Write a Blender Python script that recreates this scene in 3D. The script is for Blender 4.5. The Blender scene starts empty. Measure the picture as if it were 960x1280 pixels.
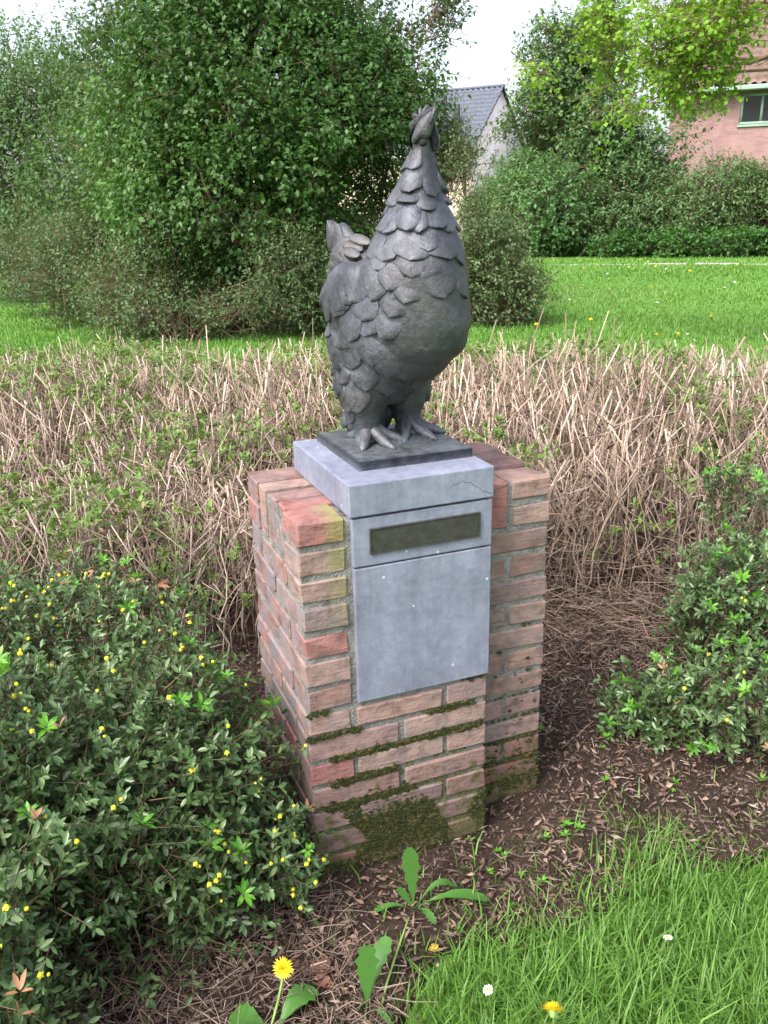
import bpy, bmesh, math, random
import numpy as np
from mathutils import Vector, Matrix, noise as mnoise
from mathutils.bvhtree import BVHTree

scene = bpy.context.scene
COL = scene.collection
RNG = np.random.default_rng(7)
random.seed(7)

# ------------------------------------------------------------------ camera
CAM = np.array([-0.429, -1.557, 1.4474])
YAW, PITCH, ROLL, FPX = 0.3755, -0.3346, -0.0221, 1087.87
_fw = Vector((math.sin(YAW)*math.cos(PITCH), math.cos(YAW)*math.cos(PITCH), math.sin(PITCH)))
_r = Vector((math.cos(YAW), -math.sin(YAW), 0)); _u = _r.cross(_fw)
_R = _r*math.cos(ROLL) + _u*math.sin(ROLL); _U = _u*math.cos(ROLL) - _r*math.sin(ROLL)
cd = bpy.data.cameras.new("camera"); cam = bpy.data.objects.new("camera", cd); COL.objects.link(cam)
m = Matrix.Identity(4)
for i in range(3):
    m[i][0], m[i][1], m[i][2], m[i][3] = _R[i], _U[i], -_fw[i], float(CAM[i])
cam.matrix_world = m
cd.sensor_fit = 'VERTICAL'; cd.sensor_height = 36.0; cd.lens = FPX/1280*36.0
cd.clip_start = 0.02; cd.clip_end = 600
scene.camera = cam

# ------------------------------------------------------------------ light
SUN_EL, SUN_AZ = math.radians(50), math.radians(-115)      # azimuth from +Y towards +X
w = bpy.data.worlds.new("World"); scene.world = w; w.use_nodes = True
nt = w.node_tree; nt.nodes.clear()
sky = nt.nodes.new('ShaderNodeTexSky'); sky.sky_type = 'NISHITA'; sky.sun_disc = False
sky.sun_elevation = SUN_EL; sky.sun_rotation = SUN_AZ
sky.air_density = 1.0; sky.dust_density = 5.0; sky.ozone_density = 1.5
hs = nt.nodes.new('ShaderNodeHueSaturation'); hs.inputs['Saturation'].default_value = 0.52
bgn = nt.nodes.new('ShaderNodeBackground'); bgn.inputs['Strength'].default_value = 0.15
wo = nt.nodes.new('ShaderNodeOutputWorld')
nt.links.new(sky.outputs[0], hs.inputs['Color']); nt.links.new(hs.outputs[0], bgn.inputs[0]); nt.links.new(bgn.outputs[0], wo.inputs[0])
sl = bpy.data.lights.new("sun", 'SUN'); sl.energy = 1.1; sl.angle = math.radians(24); sl.color = (1.0, 0.97, 0.92)
so = bpy.data.objects.new("sun", sl); COL.objects.link(so); so.location = (-3, -2, 8)
sd = Vector((math.sin(SUN_AZ)*math.cos(SUN_EL), math.cos(SUN_AZ)*math.cos(SUN_EL), math.sin(SUN_EL)))
so.rotation_euler = sd.to_track_quat('Z', 'Y').to_euler()
scene.view_settings.view_transform = 'Standard'
scene.view_settings.look = 'None'
scene.view_settings.exposure = 1.62
scene.view_settings.gamma = 1.0

# ------------------------------------------------------------------ helpers
def tag(o, label=None, cat=None, group=None, kind=None):
    if label: o['label'] = label
    if cat: o['category'] = cat
    if group: o['group'] = group
    if kind: o['kind'] = kind
    return o

def empty(name, loc=(0, 0, 0), rz=0):
    o = bpy.data.objects.new(name, None); COL.objects.link(o)
    o.location = loc; o.rotation_euler = (0, 0, rz); o.empty_display_size = 0.05
    return o

def link(name, me, mat=None, parent=None):
    if mat is not None and not me.materials: me.materials.append(mat)
    o = bpy.data.objects.new(name, me); COL.objects.link(o)
    if parent is not None: o.parent = parent
    return o

def np_mesh(name, V, F, rnd=None, smooth=False):
    """V (n,3); F list of (k,c) arrays with c corners each; rnd per-face attribute"""
    me = bpy.data.meshes.new(name)
    if isinstance(F, np.ndarray): F = [F]
    F = [np.asarray(f, dtype=np.int32) for f in F if len(f)]
    me.vertices.add(len(V)); me.vertices.foreach_set('co', np.asarray(V, dtype=np.float32).ravel())
    idx = np.concatenate([f.ravel() for f in F])
    tot = np.concatenate([np.full(len(f), f.shape[1], dtype=np.int32) for f in F])
    st = np.concatenate([[0], np.cumsum(tot)[:-1]]).astype(np.int32)
    me.loops.add(len(idx)); me.loops.foreach_set('vertex_index', idx)
    me.polygons.add(len(tot)); me.polygons.foreach_set('loop_start', st); me.polygons.foreach_set('loop_total', tot)
    if smooth: me.polygons.foreach_set('use_smooth', np.ones(len(tot), dtype=bool))
    me.update(calc_edges=True)
    if rnd is not None:
        a = me.attributes.new('rnd', 'FLOAT', 'FACE'); a.data.foreach_set('value', np.asarray(rnd, dtype=np.float32))
    return me

def unit(a): return a/np.maximum(np.linalg.norm(a, axis=-1, keepdims=True), 1e-9)

def rdir(n, rng=RNG): return unit(rng.normal(size=(n, 3)))

def leaves2(P, D, N, L, W, fold=0.15):
    """folded rhombic leaves, 2 triangles each"""
    S = unit(np.cross(D, N)); N = np.cross(S, D)
    L = L[:, None]; W = W[:, None]
    mid = P + D*L*0.42 + N*W*fold
    V = np.stack([P, mid + S*W*0.5, P + D*L, mid - S*W*0.5], 1).reshape(-1, 3)
    b = np.arange(len(P))[:, None]*4
    F = np.concatenate([b + np.array([[0, 1, 2]]), b + np.array([[0, 2, 3]])], 1).reshape(-1, 3)
    return V, F

def leaves6(P, D, N, L, W, fold=0.18, curl=0.12):
    """leaf with midrib, curved tip, 6 triangles"""
    S = unit(np.cross(D, N)); N = np.cross(S, D)
    L = L[:, None]; W = W[:, None]
    def at(t, s, h): return P + D*L*t + S*W*s*0.5 + N*(W*fold*abs(s) - L*curl*t*t + h)
    V = np.stack([at(0, 0, 0), at(.5, 0, 0), at(1, 0, 0), at(.28, .82, 0), at(.66, .9, 0), at(.28, -.82, 0), at(.66, -.9, 0)], 1).reshape(-1, 3)
    b = np.arange(len(P))[:, None]*7
    Q = np.concatenate([b + np.array([[0, 3, 4, 1]]), b + np.array([[0, 1, 6, 5]])], 1).reshape(-1, 4)
    T = np.concatenate([b + np.array([[1, 4, 2]]), b + np.array([[1, 2, 6]])], 1).reshape(-1, 3)
    return V, Q, T

def prisms(A, B, ra, rb, k=3):
    """straight tapered twigs from A to B"""
    D = unit(B - A); X = unit(np.cross(D, np.where(np.abs(D[:, 2:3]) > .9, [[1., 0, 0]], [[0, 0, 1.]]))); Y = np.cross(D, X)
    ring = []
    for P, r in ((A, ra), (B, rb)):
        for i in range(k):
            t = 2*math.pi*i/k; ring.append(P + (X*math.cos(t) + Y*math.sin(t))*np.asarray(r).reshape(-1, 1))
    V = np.stack(ring, 1).reshape(-1, 3); b = np.arange(len(A))[:, None]*2*k
    F = np.concatenate([b + np.array([[i, (i+1) % k, k+(i+1) % k, k+i]]) for i in range(k)], 1).reshape(-1, 4)
    cap = b + np.arange(k, 2*k)[None, :]
    return V, F, cap

def tubes(paths, k=5):
    """list of (pts (m,3), radii (m,)) -> V, quads, caps"""
    VV, FF, CC = [], [], []; off = 0
    for pts, rad in paths:
        pts = np.asarray(pts, float); rad = np.asarray(rad, float); mN = len(pts)
        T = unit(np.gradient(pts, axis=0)); ref = np.array([0.31, 0.95, 0.05])
        if abs(T[0] @ ref) > .9: ref = np.array([.95, -.3, .1])
        X = unit(np.cross(T, ref)); Y = np.cross(T, X)
        an = np.arange(k)*2*math.pi/k
        V = pts[:, None, :] + (X[:, None, :]*np.cos(an)[None, :, None] + Y[:, None, :]*np.sin(an)[None, :, None])*rad[:, None, None]
        VV.append(V.reshape(-1, 3))
        i = np.arange(mN-1)[:, None]*k; j = np.arange(k)[None, :]; j2 = (j+1) % k
        FF.append((off + np.stack([i+j, i+j2, i+k+j2, i+k+j], -1)).reshape(-1, 4))
        CC.append(off + (mN-1)*k + np.arange(k)[None, :]); CC.append(off + np.arange(k)[None, ::-1])
        off += mN*k
    return np.concatenate(VV), np.concatenate(FF), np.concatenate(CC)

def merge(parts):
    """parts: list of (V, [faces...]) -> V, list of face arrays"""
    VV, by = [], {}; off = 0
    for V, Fs in parts:
        for f in Fs:
            if len(f): by.setdefault(f.shape[1], []).append(np.asarray(f)+off)
        VV.append(V); off += len(V)
    return np.concatenate(VV), [np.concatenate(by[c]) for c in sorted(by)]

def clump_noise(P, scale, seed, k=7):
    g = np.random.default_rng(seed); s = 0
    for i in range(k):
        v = rdir(1, g)[0]*scale*g.uniform(.6, 1.5); s = s + np.sin(P @ v + g.uniform(0, 6.28))
    return s/math.sqrt(k)

# ------------------------------------------------------------------ materials
def mat_base(name):
    m = bpy.data.materials.new(name); m.use_nodes = True
    n = m.node_tree.nodes; b = n['Principled BSDF']
    return m, m.node_tree, n, b, m.node_tree.links

def ramp(n, cols, pos=None):
    r = n.new('ShaderNodeValToRGB'); e = r.color_ramp.elements
    while len(e) < len(cols): e.new(0.5)
    for i, c in enumerate(cols):
        e[i].position = pos[i] if pos else i/max(1, len(cols)-1); e[i].color = (*c, 1)
    return r

def noise_tex(n, l, scale, detail=4, rough=.55, coord='Object', dist=0.0, vec=None):
    t = n.new('ShaderNodeTexNoise'); t.inputs['Scale'].default_value = scale; t.inputs['Detail'].default_value = detail
    t.inputs['Roughness'].default_value = rough; t.inputs['Distortion'].default_value = dist
    if vec is None:
        c = n.new('ShaderNodeTexCoord'); vec = c.outputs[coord]
    l.new(vec, t.inputs['Vector']); return t

def bump(n, l, b, h, strength, dist=0.01):
    k = n.new('ShaderNodeBump'); k.inputs['Strength'].default_value = strength; k.inputs['Distance'].default_value = dist
    l.new(h, k.inputs['Height']); l.new(k.outputs[0], b.inputs['Normal']); return k

def mixc(n, l, fac, a, b, mode='MIX'):
    k = n.new('ShaderNodeMix'); k.data_type = 'RGBA'; k.blend_type = mode
    if isinstance(fac, (int, float)): k.inputs[0].default_value = fac
    else: l.new(fac, k.inputs[0])
    for s, v in ((6, a), (7, b)):
        if isinstance(v, tuple): k.inputs[s].default_value = (*v, 1)
        else: l.new(v, k.inputs[s])
    return k.outputs[2]

def math_n(n, l, op, a, b=None, clamp=False):
    k = n.new('ShaderNodeMath'); k.operation = op; k.use_clamp = clamp
    for i, v in enumerate((a, b)):
        if v is None: continue
        if isinstance(v, (int, float)): k.inputs[i].default_value = v
        else: l.new(v, k.inputs[i])
    return k.outputs[0]

def leaf_mat(name, cols, pos=None, rough=.5, trans=.42, tcol=None, spec=.4):
    m, t, n, b, l = mat_base(name)
    a = n.new('ShaderNodeAttribute'); a.attribute_name = 'rnd'
    r = ramp(n, cols, pos); l.new(a.outputs['Fac'], r.inputs[0])
    l.new(r.outputs[0], b.inputs['Base Color']); b.inputs['Roughness'].default_value = rough
    b.inputs['Specular IOR Level'].default_value = spec
    tr = n.new('ShaderNodeBsdfTranslucent')
    c2 = mixc(n, l, 1.0, r.outputs[0], tcol or (1.0, 1.0, .55), 'MULTIPLY'); l.new(c2, tr.inputs[0])
    mx = n.new('ShaderNodeMixShader'); mx.inputs[0].default_value = trans
    l.new(b.outputs[0], mx.inputs[1]); l.new(tr.outputs[0], mx.inputs[2]); l.new(mx.outputs[0], n['Material Output'].inputs[0])
    return m

def attr_mat(name, cols, pos=None, rough=.8):
    m, t, n, b, l = mat_base(name)
    a = n.new('ShaderNodeAttribute'); a.attribute_name = 'rnd'
    r = ramp(n, cols, pos); l.new(a.outputs['Fac'], r.inputs[0])
    l.new(r.outputs[0], b.inputs['Base Color']); b.inputs['Roughness'].default_value = rough
    b.inputs['Specular IOR Level'].default_value = .25
    return m

def noise_mat(name, cols, scale, rough=.7, bstr=.3, bscale=None, pos=None, coord='Object', metallic=0., spec=.4, detail=5):
    m, t, n, b, l = mat_base(name)
    x = noise_tex(n, l, scale, detail, coord=coord); r = ramp(n, cols, pos or [.3+.4*i/max(1, len(cols)-1) for i in range(len(cols))])
    l.new(x.outputs['Fac'], r.inputs[0]); l.new(r.outputs[0], b.inputs['Base Color'])
    b.inputs['Roughness'].default_value = rough; b.inputs['Metallic'].default_value = metallic; b.inputs['Specular IOR Level'].default_value = spec
    if bstr: bump(n, l, b, noise_tex(n, l, bscale or scale*4, 6, coord=coord).outputs['Fac'], bstr, .004)
    return m

M = {}
M['bark'] = noise_mat('bark', [(.06, .045, .03), (.16, .125, .09)], 30, .9, .6)
M['twig'] = attr_mat('twig', [(.065, .048, .038), (.17, .12, .092), (.31, .225, .175), (.50, .41, .34)], [0, .35, .7, 1], .75)
M['twig_dark'] = attr_mat('twig_dark', [(.09, .06, .04), (.2, .13, .085)], None, .85)
M['lawn'] = None

# ------------------------------------------------------------------ the ground
def lawn_material():
    m, t, n, b, l = mat_base('lawn')
    x1 = noise_tex(n, l, 0.9, 4); x2 = noise_tex(n, l, 14, 5); x3 = noise_tex(n, l, 90, 3)
    r = ramp(n, [(.06, .14, .02), (.10, .22, .034), (.155, .285, .06)], [.3, .5, .7]); 
    s = math_n(n, l, 'ADD', math_n(n, l, 'MULTIPLY', x1.outputs['Fac'], .4), math_n(n, l, 'ADD', math_n(n, l, 'MULTIPLY', x2.outputs['Fac'], .35), math_n(n, l, 'MULTIPLY', x3.outputs['Fac'], .25)))
    l.new(s, r.inputs[0]); l.new(r.outputs[0], b.inputs['Base Color'])
    b.inputs['Roughness'].default_value = .85; b.inputs['Specular IOR Level'].default_value = .15
    bump(n, l, b, x3.outputs['Fac'], .6, .03)
    return m
M['lawn'] = lawn_material()
V = np.array([[-260, -160, -.015], [320, -160, -.015], [320, 420, -.015], [-260, 420, -.015]], float)
tag(link('ground', np_mesh('ground', V, np.array([[0, 1, 2, 3]])), M['lawn']), kind='structure')

# soil bed: grid with relief, its front edge wavy
def soil_material():
    m, t, n, b, l = mat_base('soil')
    x1 = noise_tex(n, l, 6, 5); x2 = noise_tex(n, l, 70, 6, .7)
    r = ramp(n, [(.02, .014, .011), (.05, .034, .026), (.10, .07, .054)], [.32, .5, .68])
    s = math_n(n, l, 'ADD', math_n(n, l, 'MULTIPLY', x1.outputs['Fac'], .45), math_n(n, l, 'MULTIPLY', x2.outputs['Fac'], .55))
    l.new(s, r.inputs[0]); l.new(r.outputs[0], b.inputs['Base Color']); b.inputs['Roughness'].default_value = .95
    b.inputs['Specular IOR Level'].default_value = .1
    bump(n, l, b, x2.outputs['Fac'], .9, .02)
    return m
M['soil'] = soil_material()
def bed_front(x): return -.36 + .05*np.sin(x*4.1+1) + .03*np.sin(x*11) + .13*np.clip(x-.25, 0, 1.2) - .38*np.clip((.20-x)/.55, 0, 1)
def soil_h(x, y):
    P = np.stack([x, y, 0*x], -1)
    return .006*clump_noise(P, 22, 3) + .010*clump_noise(P, 6, 5) + .02*np.clip((x-.35)/.5, 0, 1)*np.clip(1-np.abs(y-.2)/1.2, 0, 1)
gx = np.linspace(-3.2, 5.2, 150)
tt = np.linspace(0, 1, 120)**1.3
X = np.repeat(gx[:, None], 120, 1); F0 = bed_front(gx)[:, None]; back = (4.9 - .55*gx)[:, None]
Y = F0 + (back-F0)*tt[None, :]
Z = soil_h(X.ravel(), Y.ravel()).reshape(X.shape); Z[:, 0] = -.02; Z[:, -1] = -.02
I = (np.arange(149)[:, None]*120 + np.arange(119)[None, :]).ravel()
tag(link('soil_bed', np_mesh('soil_bed', np.stack([X, Y, Z], -1).reshape(-1, 3), np.stack([I, I+120, I+121, I+1], -1), smooth=True), M['soil']), kind='structure')

# pale paved path at the far side of the lawn
M['paving'] = noise_mat('paving', [(.26, .24, .22), (.36, .34, .31)], 3, .9, .2)
pa = empty('path'); tag(pa, kind='structure')
A0, A1 = np.array([9.6, 21.2]), np.array([20.6, 11.9]); dr = (A1-A0)/np.linalg.norm(A1-A0); nn = np.array([-dr[1], dr[0]])
def box_mesh(name, x0, x1, y0, y1, z0, z1, bev=0.0, seg=1):
    bm = bmesh.new(); bmesh.ops.create_cube(bm, size=1)
    for v in bm.verts: v.co = Vector((x0+(v.co.x+.5)*(x1-x0), y0+(v.co.y+.5)*(y1-y0), z0+(v.co.z+.5)*(z1-z0)))
    if bev: bmesh.ops.bevel(bm, geom=bm.edges[:], offset=bev, segments=seg, affect='EDGES', profile=.5)
    me = bpy.data.meshes.new(name); bm.to_mesh(me); bm.free(); return me
slab = box_mesh('paving_slab', -.52, .52, -.12, .12, -.06, .008, .01)
for i in range(12):
    o = link('paving_slab', slab, M['paving'], pa); c = A0 + dr*(i*1.2+.6)
    o.location = (c[0]+random.uniform(-.03, .03), c[1]+random.uniform(-.03, .03), random.uniform(-.02, .01)); o.rotation_euler = (0, 0, math.atan2(dr[1], dr[0]))

# ------------------------------------------------------------------ pedestal
def brick_material():
    m, t, n, b, l = mat_base('brick')
    oi = n.new('ShaderNodeObjectInfo'); tc = n.new('ShaderNodeTexCoord'); geo = n.new('ShaderNodeNewGeometry')
    r = ramp(n, [(.19, .108, .096), (.245, .153, .132), (.27, .186, .162), (.215, .136, .128), (.265, .108, .096), (.19, .153, .147)], [0, .2, .42, .6, .8, 1])
    l.new(oi.outputs['Random'], r.inputs[0])
    add = n.new('ShaderNodeVectorMath'); add.operation = 'ADD'; l.new(geo.outputs['Position'], add.inputs[0])
    sc = n.new('ShaderNodeVectorMath'); sc.operation = 'SCALE'; sc.inputs['Scale'].default_value = 7; cmb = n.new('ShaderNodeCombineXYZ')
    l.new(oi.outputs['Random'], cmb.inputs[0]); l.new(oi.outputs['Random'], cmb.inputs[2]); l.new(cmb.outputs[0], sc.inputs[0]); l.new(sc.outputs[0], add.inputs[1])
    v = add.outputs[0]
    n1 = noise_tex(n, l, 22, 6, .65, vec=v); n2 = noise_tex(n, l, 120, 4, .6, vec=v); n3 = noise_tex(n, l, 9, 3, vec=v)
    var = ramp(n, [(.35, .33, .32), (1, 1, 1), (1.45, 1.4, 1.38)], [.3, .5, .72]); l.new(n1.outputs['Fac'], var.inputs[0])
    c = mixc(n, l, .8, r.outputs[0], var.outputs[0], 'MULTIPLY')
    # dark sintered folds, long along the brick
    mp = n.new('ShaderNodeMapping'); mp.inputs['Scale'].default_value = (14, 14, 70); l.new(v, mp.inputs['Vector'])
    n4 = noise_tex(n, l, 1, 4, .6, vec=mp.outputs[0], dist=.8); d = ramp(n, [(1, 1, 1), (.45, .4, .38)], [.52, .68]); l.new(n4.outputs['Fac'], d.inputs[0])
    gate = ramp(n, [(0, 0, 0), (1, 1, 1)], [.45, .6]); l.new(n3.outputs['Fac'], gate.inputs[0])
    c = mixc(n, l, gate.outputs[0], c, mixc(n, l, .7, c, d.outputs[0], 'MULTIPLY'))
    sp = n.new('ShaderNodeSeparateXYZ'); l.new(geo.outputs['Position'], sp.inputs[0])
    nz = n.new('ShaderNodeSeparateXYZ'); l.new(geo.outputs['Normal'], nz.inputs[0])
    # smeared lime mortar, mostly on the side wall
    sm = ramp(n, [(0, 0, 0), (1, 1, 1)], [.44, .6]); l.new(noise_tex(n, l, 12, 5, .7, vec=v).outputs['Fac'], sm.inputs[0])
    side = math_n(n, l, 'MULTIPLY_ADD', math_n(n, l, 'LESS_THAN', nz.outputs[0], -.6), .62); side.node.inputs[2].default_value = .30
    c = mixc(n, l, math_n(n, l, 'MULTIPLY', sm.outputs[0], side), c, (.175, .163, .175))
    # green algae next to the stone, upper left bricks
    gx_ = math_n(n, l, 'MULTIPLY', math_n(n, l, 'SUBTRACT', sp.outputs[0], .045), 22, True)
    gl = math_n(n, l, 'MULTIPLY', gx_, math_n(n, l, 'LESS_THAN', sp.outputs[0], .125), True)
    gz = math_n(n, l, 'MULTIPLY', math_n(n, l, 'SUBTRACT', sp.outputs[2], .60), 5, True)
    gy = math_n(n, l, 'LESS_THAN', sp.outputs[1], .1)
    al = math_n(n, l, 'MULTIPLY', math_n(n, l, 'MULTIPLY', gl, gz), gy)
    al = math_n(n, l, 'MULTIPLY', al, math_n(n, l, 'MULTIPLY', math_n(n, l, 'SUBTRACT', n1.outputs['Fac'], .16), 3.2), True)
    c = mixc(n, l, math_n(n, l, 'MULTIPLY', al, .62), c, (.20, .225, .06))
    # moss film, low on the wall
    low = math_n(n, l, 'SUBTRACT', .50, sp.outputs[2]); low = math_n(n, l, 'MULTIPLY', low, 1.0)
    mo = math_n(n, l, 'ADD', n1.outputs['Fac'], low); mr = ramp(n, [(0, 0, 0), (1, 1, 1)], [.82, .95]); l.new(mo, mr.inputs[0])
    c = mixc(n, l, math_n(n, l, 'MULTIPLY', mr.outputs[0], .85), c, mixc(n, l, n2.outputs['Fac'], (.03, .036, .012), (.09, .09, .03)))
    l.new(c, b.inputs['Base Color']); b.inputs['Roughness'].default_value = .88; b.inputs['Specular IOR Level'].default_value = .2
    h = math_n(n, l, 'ADD', math_n(n, l, 'MULTIPLY', n1.outputs['Fac'], 1.0), math_n(n, l, 'ADD', math_n(n, l, 'MULTIPLY', n2.outputs['Fac'], .35), math_n(n, l, 'MULTIPLY', n4.outputs['Fac'], .7)))
    bump(n, l, b, h, .75, .006)
    return m
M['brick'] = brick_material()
def mortar_material():
    m, t, n, b, l = mat_base('mortar')
    geo = n.new('ShaderNodeNewGeometry'); sp = n.new('ShaderNodeSeparateXYZ'); l.new(geo.outputs['Position'], sp.inputs[0])
    n1 = noise_tex(n, l, 30, 6, .7, vec=geo.outputs['Position']); n2 = noise_tex(n, l, 160, 4, vec=geo.outputs['Position'])
    r = ramp(n, [(.10, .097, .092), (.21, .203, .195), (.29, .28, .27)], [.3, .5, .7]); l.new(n1.outputs['Fac'], r.inputs[0])
    low = math_n(n, l, 'MULTIPLY', math_n(n, l, 'SUBTRACT', .50, sp.outputs[2]), .7)
    mo = math_n(n, l, 'ADD', n1.outputs['Fac'], low); mr = ramp(n, [(0, 0, 0), (1, 1, 1)], [.62, .76]); l.new(mo, mr.inputs[0])
    c = mixc(n, l, math_n(n, l, 'MULTIPLY', mr.outputs[0], .9), r.outputs[0], mixc(n, l, n2.outputs['Fac'], (.03, .04, .01), (.10, .12, .03)))
    l.new(c, b.inputs['Base Color']); b.inputs['Roughness'].default_value = .95; b.inputs['Specular IOR Level'].default_value = .1
    bump(n, l, b, math_n(n, l, 'ADD', n1.outputs['Fac'], n2.outputs['Fac']), .9, .008)
    return m
M['mortar'] = mortar_material()
def stone_material():
    m, t, n, b, l = mat_base('bluestone')
    tc = n.new('ShaderNodeNewGeometry'); v = tc.outputs['Position']
    n1 = noise_tex(n, l, 7, 7, .65, vec=v); n2 = noise_tex(n, l, 60, 6, .7, vec=v); n3 = noise_tex(n, l, 45, 2, vec=v)
    r = ramp(n, [(.125, .132, .178), (.185, .196, .262), (.265, .28, .36)], [.34, .5, .68]); 
    s = math_n(n, l, 'ADD', math_n(n, l, 'MULTIPLY', n1.outputs['Fac'], .6), math_n(n, l, 'MULTIPLY', n2.outputs['Fac'], .4)); l.new(s, r.inputs[0])
    vo = n.new('ShaderNodeTexVoronoi'); vo.inputs['Scale'].default_value = 26; l.new(v, vo.inputs['Vector'])
    wn = n.new('ShaderNodeMath'); wn.operation = 'LESS_THAN'; wn.inputs[1].default_value = .085; l.new(vo.outputs['Distance'], wn.inputs[0])
    pick = math_n(n, l, 'GREATER_THAN', math_n(n, l, 'MULTIPLY', vo.outputs['Color'], 1.0), .74)
    spk = math_n(n, l, 'MULTIPLY', wn.outputs[0], pick)
    c = mixc(n, l, math_n(n, l, 'MULTIPLY', spk, .65), r.outputs[0], (.6, .62, .66))
    # fine scratches and water marks
    mp = n.new('ShaderNodeMapping'); mp.inputs['Scale'].default_value = (60, 60, 5); l.new(v, mp.inputs['Vector'])
    n4 = noise_tex(n, l, 1, 5, .6, vec=mp.outputs[0]); st = ramp(n, [(.82, .82, .82), (1.1, 1.1, 1.1)], [.35, .65]); l.new(n4.outputs['Fac'], st.inputs[0])
    c = mixc(n, l, .55, c, st.outputs[0], 'MULTIPLY')
    l.new(c, b.inputs['Base Color']); b.inputs['Roughness'].default_value = .5; b.inputs['Specular IOR Level'].default_value = .35
    bump(n, l, b, n2.outputs['Fac'], .25, .003)
    return m
M['stone'] = stone_material()
M['plaque'] = noise_mat('plaque_metal', [(.045, .043, .040), (.075, .072, .066)], 60, .5, .25, 220, metallic=.45)
M['crack'] = noise_mat('crack', [(.07, .07, .08), (.12, .12, .13)], 40, .9, 0)

ped = empty('brick_pedestal'); tag(ped, 'red brick pedestal with mossy joints and grey stone facing under the hen', 'pedestal')
PITCHZ, BH, J = .0625, .0495, .011
def brick(x0, x1, y0, y1, z0, z1):
    bm = bmesh.new(); bmesh.ops.create_cube(bm, size=1)
    jit = .0022
    for v in bm.verts:
        v.co = Vector((x0+(v.co.x+.5)*(x1-x0)+random.uniform(-jit, jit), y0+(v.co.y+.5)*(y1-y0)+random.uniform(-jit, jit), z0+(v.co.z+.5)*(z1-z0)+random.uniform(-jit, jit)))
    bmesh.ops.bevel(bm, geom=bm.edges[:], offset=random.uniform(.0025, .005), segments=1, affect='EDGES')
    # proud / sunk a little, and chipped arrises
    for v in bm.verts:
        if random.random() < .18: v.co += (Vector(((x0+x1)/2, (y0+y1)/2, (z0+z1)/2))-v.co).normalized()*random.uniform(.001, .0055)
    sh = Vector((random.uniform(-.002, .002), random.uniform(-.002, .002), 0))
    c = Vector(((x0+x1)/2, (y0+y1)/2, (z0+z1)/2))
    for v in bm.verts: v.co += sh-c
    me = bpy.data.meshes.new('brick'); bm.to_mesh(me); bm.free()
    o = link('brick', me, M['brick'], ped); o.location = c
    o.rotation_euler = (random.uniform(-.008, .008), random.uniform(-.008, .008), random.uniform(-.008, .008))
WX, WY = .43, .42
PX0, PX1, PY0 = .441, .628, .076
for c in range(-1, 14):
    z0 = c*PITCHZ+.002; z1 = z0+BH; hdr = (c % 2 == 0)
    top = c >= 12
    if c < 7:       # front of main block
        xs = [(0, .10), (.111, .319), (.33, .43)] if hdr else [(0, .21), (.221, .43)]
        for i, (a, b) in enumerate(xs): brick(a, b, 0, .10 if (i or not hdr) else .205, z0, z1)
    else:
        brick(0, .10, 0, (.205 if hdr else .10) if not top else .10, z0, z1 + (0 if c < 13 else .002))
    # left side
    if not top:
        ys = [(.216, .42)] if hdr else [(.111, .315), (.326, .42)]
        for a, b in ys: brick(0, .10, a, b, z0, z1)
    else:
        brick(0, .16 if c == 13 else .1, .322, .42, z0, z1)
    # back of the main block
    for a, b in ([(.111, .319), (.33, .43)] if not hdr else [(.111, .21), (.221, .43)]):
        if c < 13: brick(a, b, .32, .42, z0, z1)
    # right side of the stone column, above the front bricks nothing shows; the wing pillar closes it
    xs = [(PX0, .517), (.528, PX1)] if hdr else [(PX0, PX1)]
    if not top:
        for a, b in xs: brick(a, b, PY0, PY0+.10, z0, z1)
        for a, b in ([(.187, .29), (.301, .42)] if hdr else [(.187, .42)]): brick(PX1-.10, PX1, a, b, z0, z1)
        brick(PX0, .517, .32, .42, z0, z1)
    else:
        brick(.528, PX1, PY0, PY0+.10, z0, z1); 
        brick(PX0+.006, PX1, .322, .42, z0, z1)
zr = 12*PITCHZ+.002
brick(PX0-.006, .517, PY0, PY0+.10, zr, zr+.112)
for i in range(3):                                     # bricks on edge along both sides
    y = .112+i*.07; brick(0+random.uniform(-.003, .003), .205, y, y+.052+random.uniform(0, .006), zr, zr+.113+random.uniform(-.002, .003))
for i in range(2):
    y = .19+i*.066; brick(.42, PX1, y, y+.056, zr, zr+.113+random.uniform(-.003, .002))
core = link('mortar', box_mesh('mortar', .005, .425, .005, .415, -.05, .855), M['mortar'], ped)
core2 = link('mortar', box_mesh('mortar', .427, PX1-.005, PY0+.005, .415, -.05, .853), M['mortar'], ped)
# stone facing
link('stone_panel', box_mesh('stone_panel', .1135, .4315, -.006, .03, .4395, .752, .0025, 2), M['stone'], ped)
fr = link('stone_panel', box_mesh('stone_panel', .1125, .4315, -.0065, .03, .7555, .8605, .0025, 2), M['stone'], ped)
link('stone_cap', box_mesh('stone_cap', .1065, .4325, -.0105, .381, .8655, .9345, .003, 2), M['stone'], ped)
pq = link('plaque', box_mesh('plaque', .152, .398, -.0105, -.005, .784, .834, .001), M['plaque'], ped)
rim = []
for a, b, c_, d in ((.149, .401, .834, .8368), (.149, .401, .7812, .784), (.149, .152, .784, .834), (.398, .401, .784, .834)):
    link('plaque_rim', box_mesh('plaque_rim', a, b, -.0118, -.006, c_, d, .0006), M['plaque'], pq)
pts = [(.330+.1*t, -.0108, .903+.012*math.sin(t*5)-.016*t+.002*math.sin(t*31)) for t in np.linspace(0, 1, 16)]
Vc, Fc, Cc = tubes([(pts, [.0002]+[.0005]*14+[.0003])], 4)
link('crack', np_mesh('crack', Vc, [Fc, Cc]), M['crack'], ped)
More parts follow.
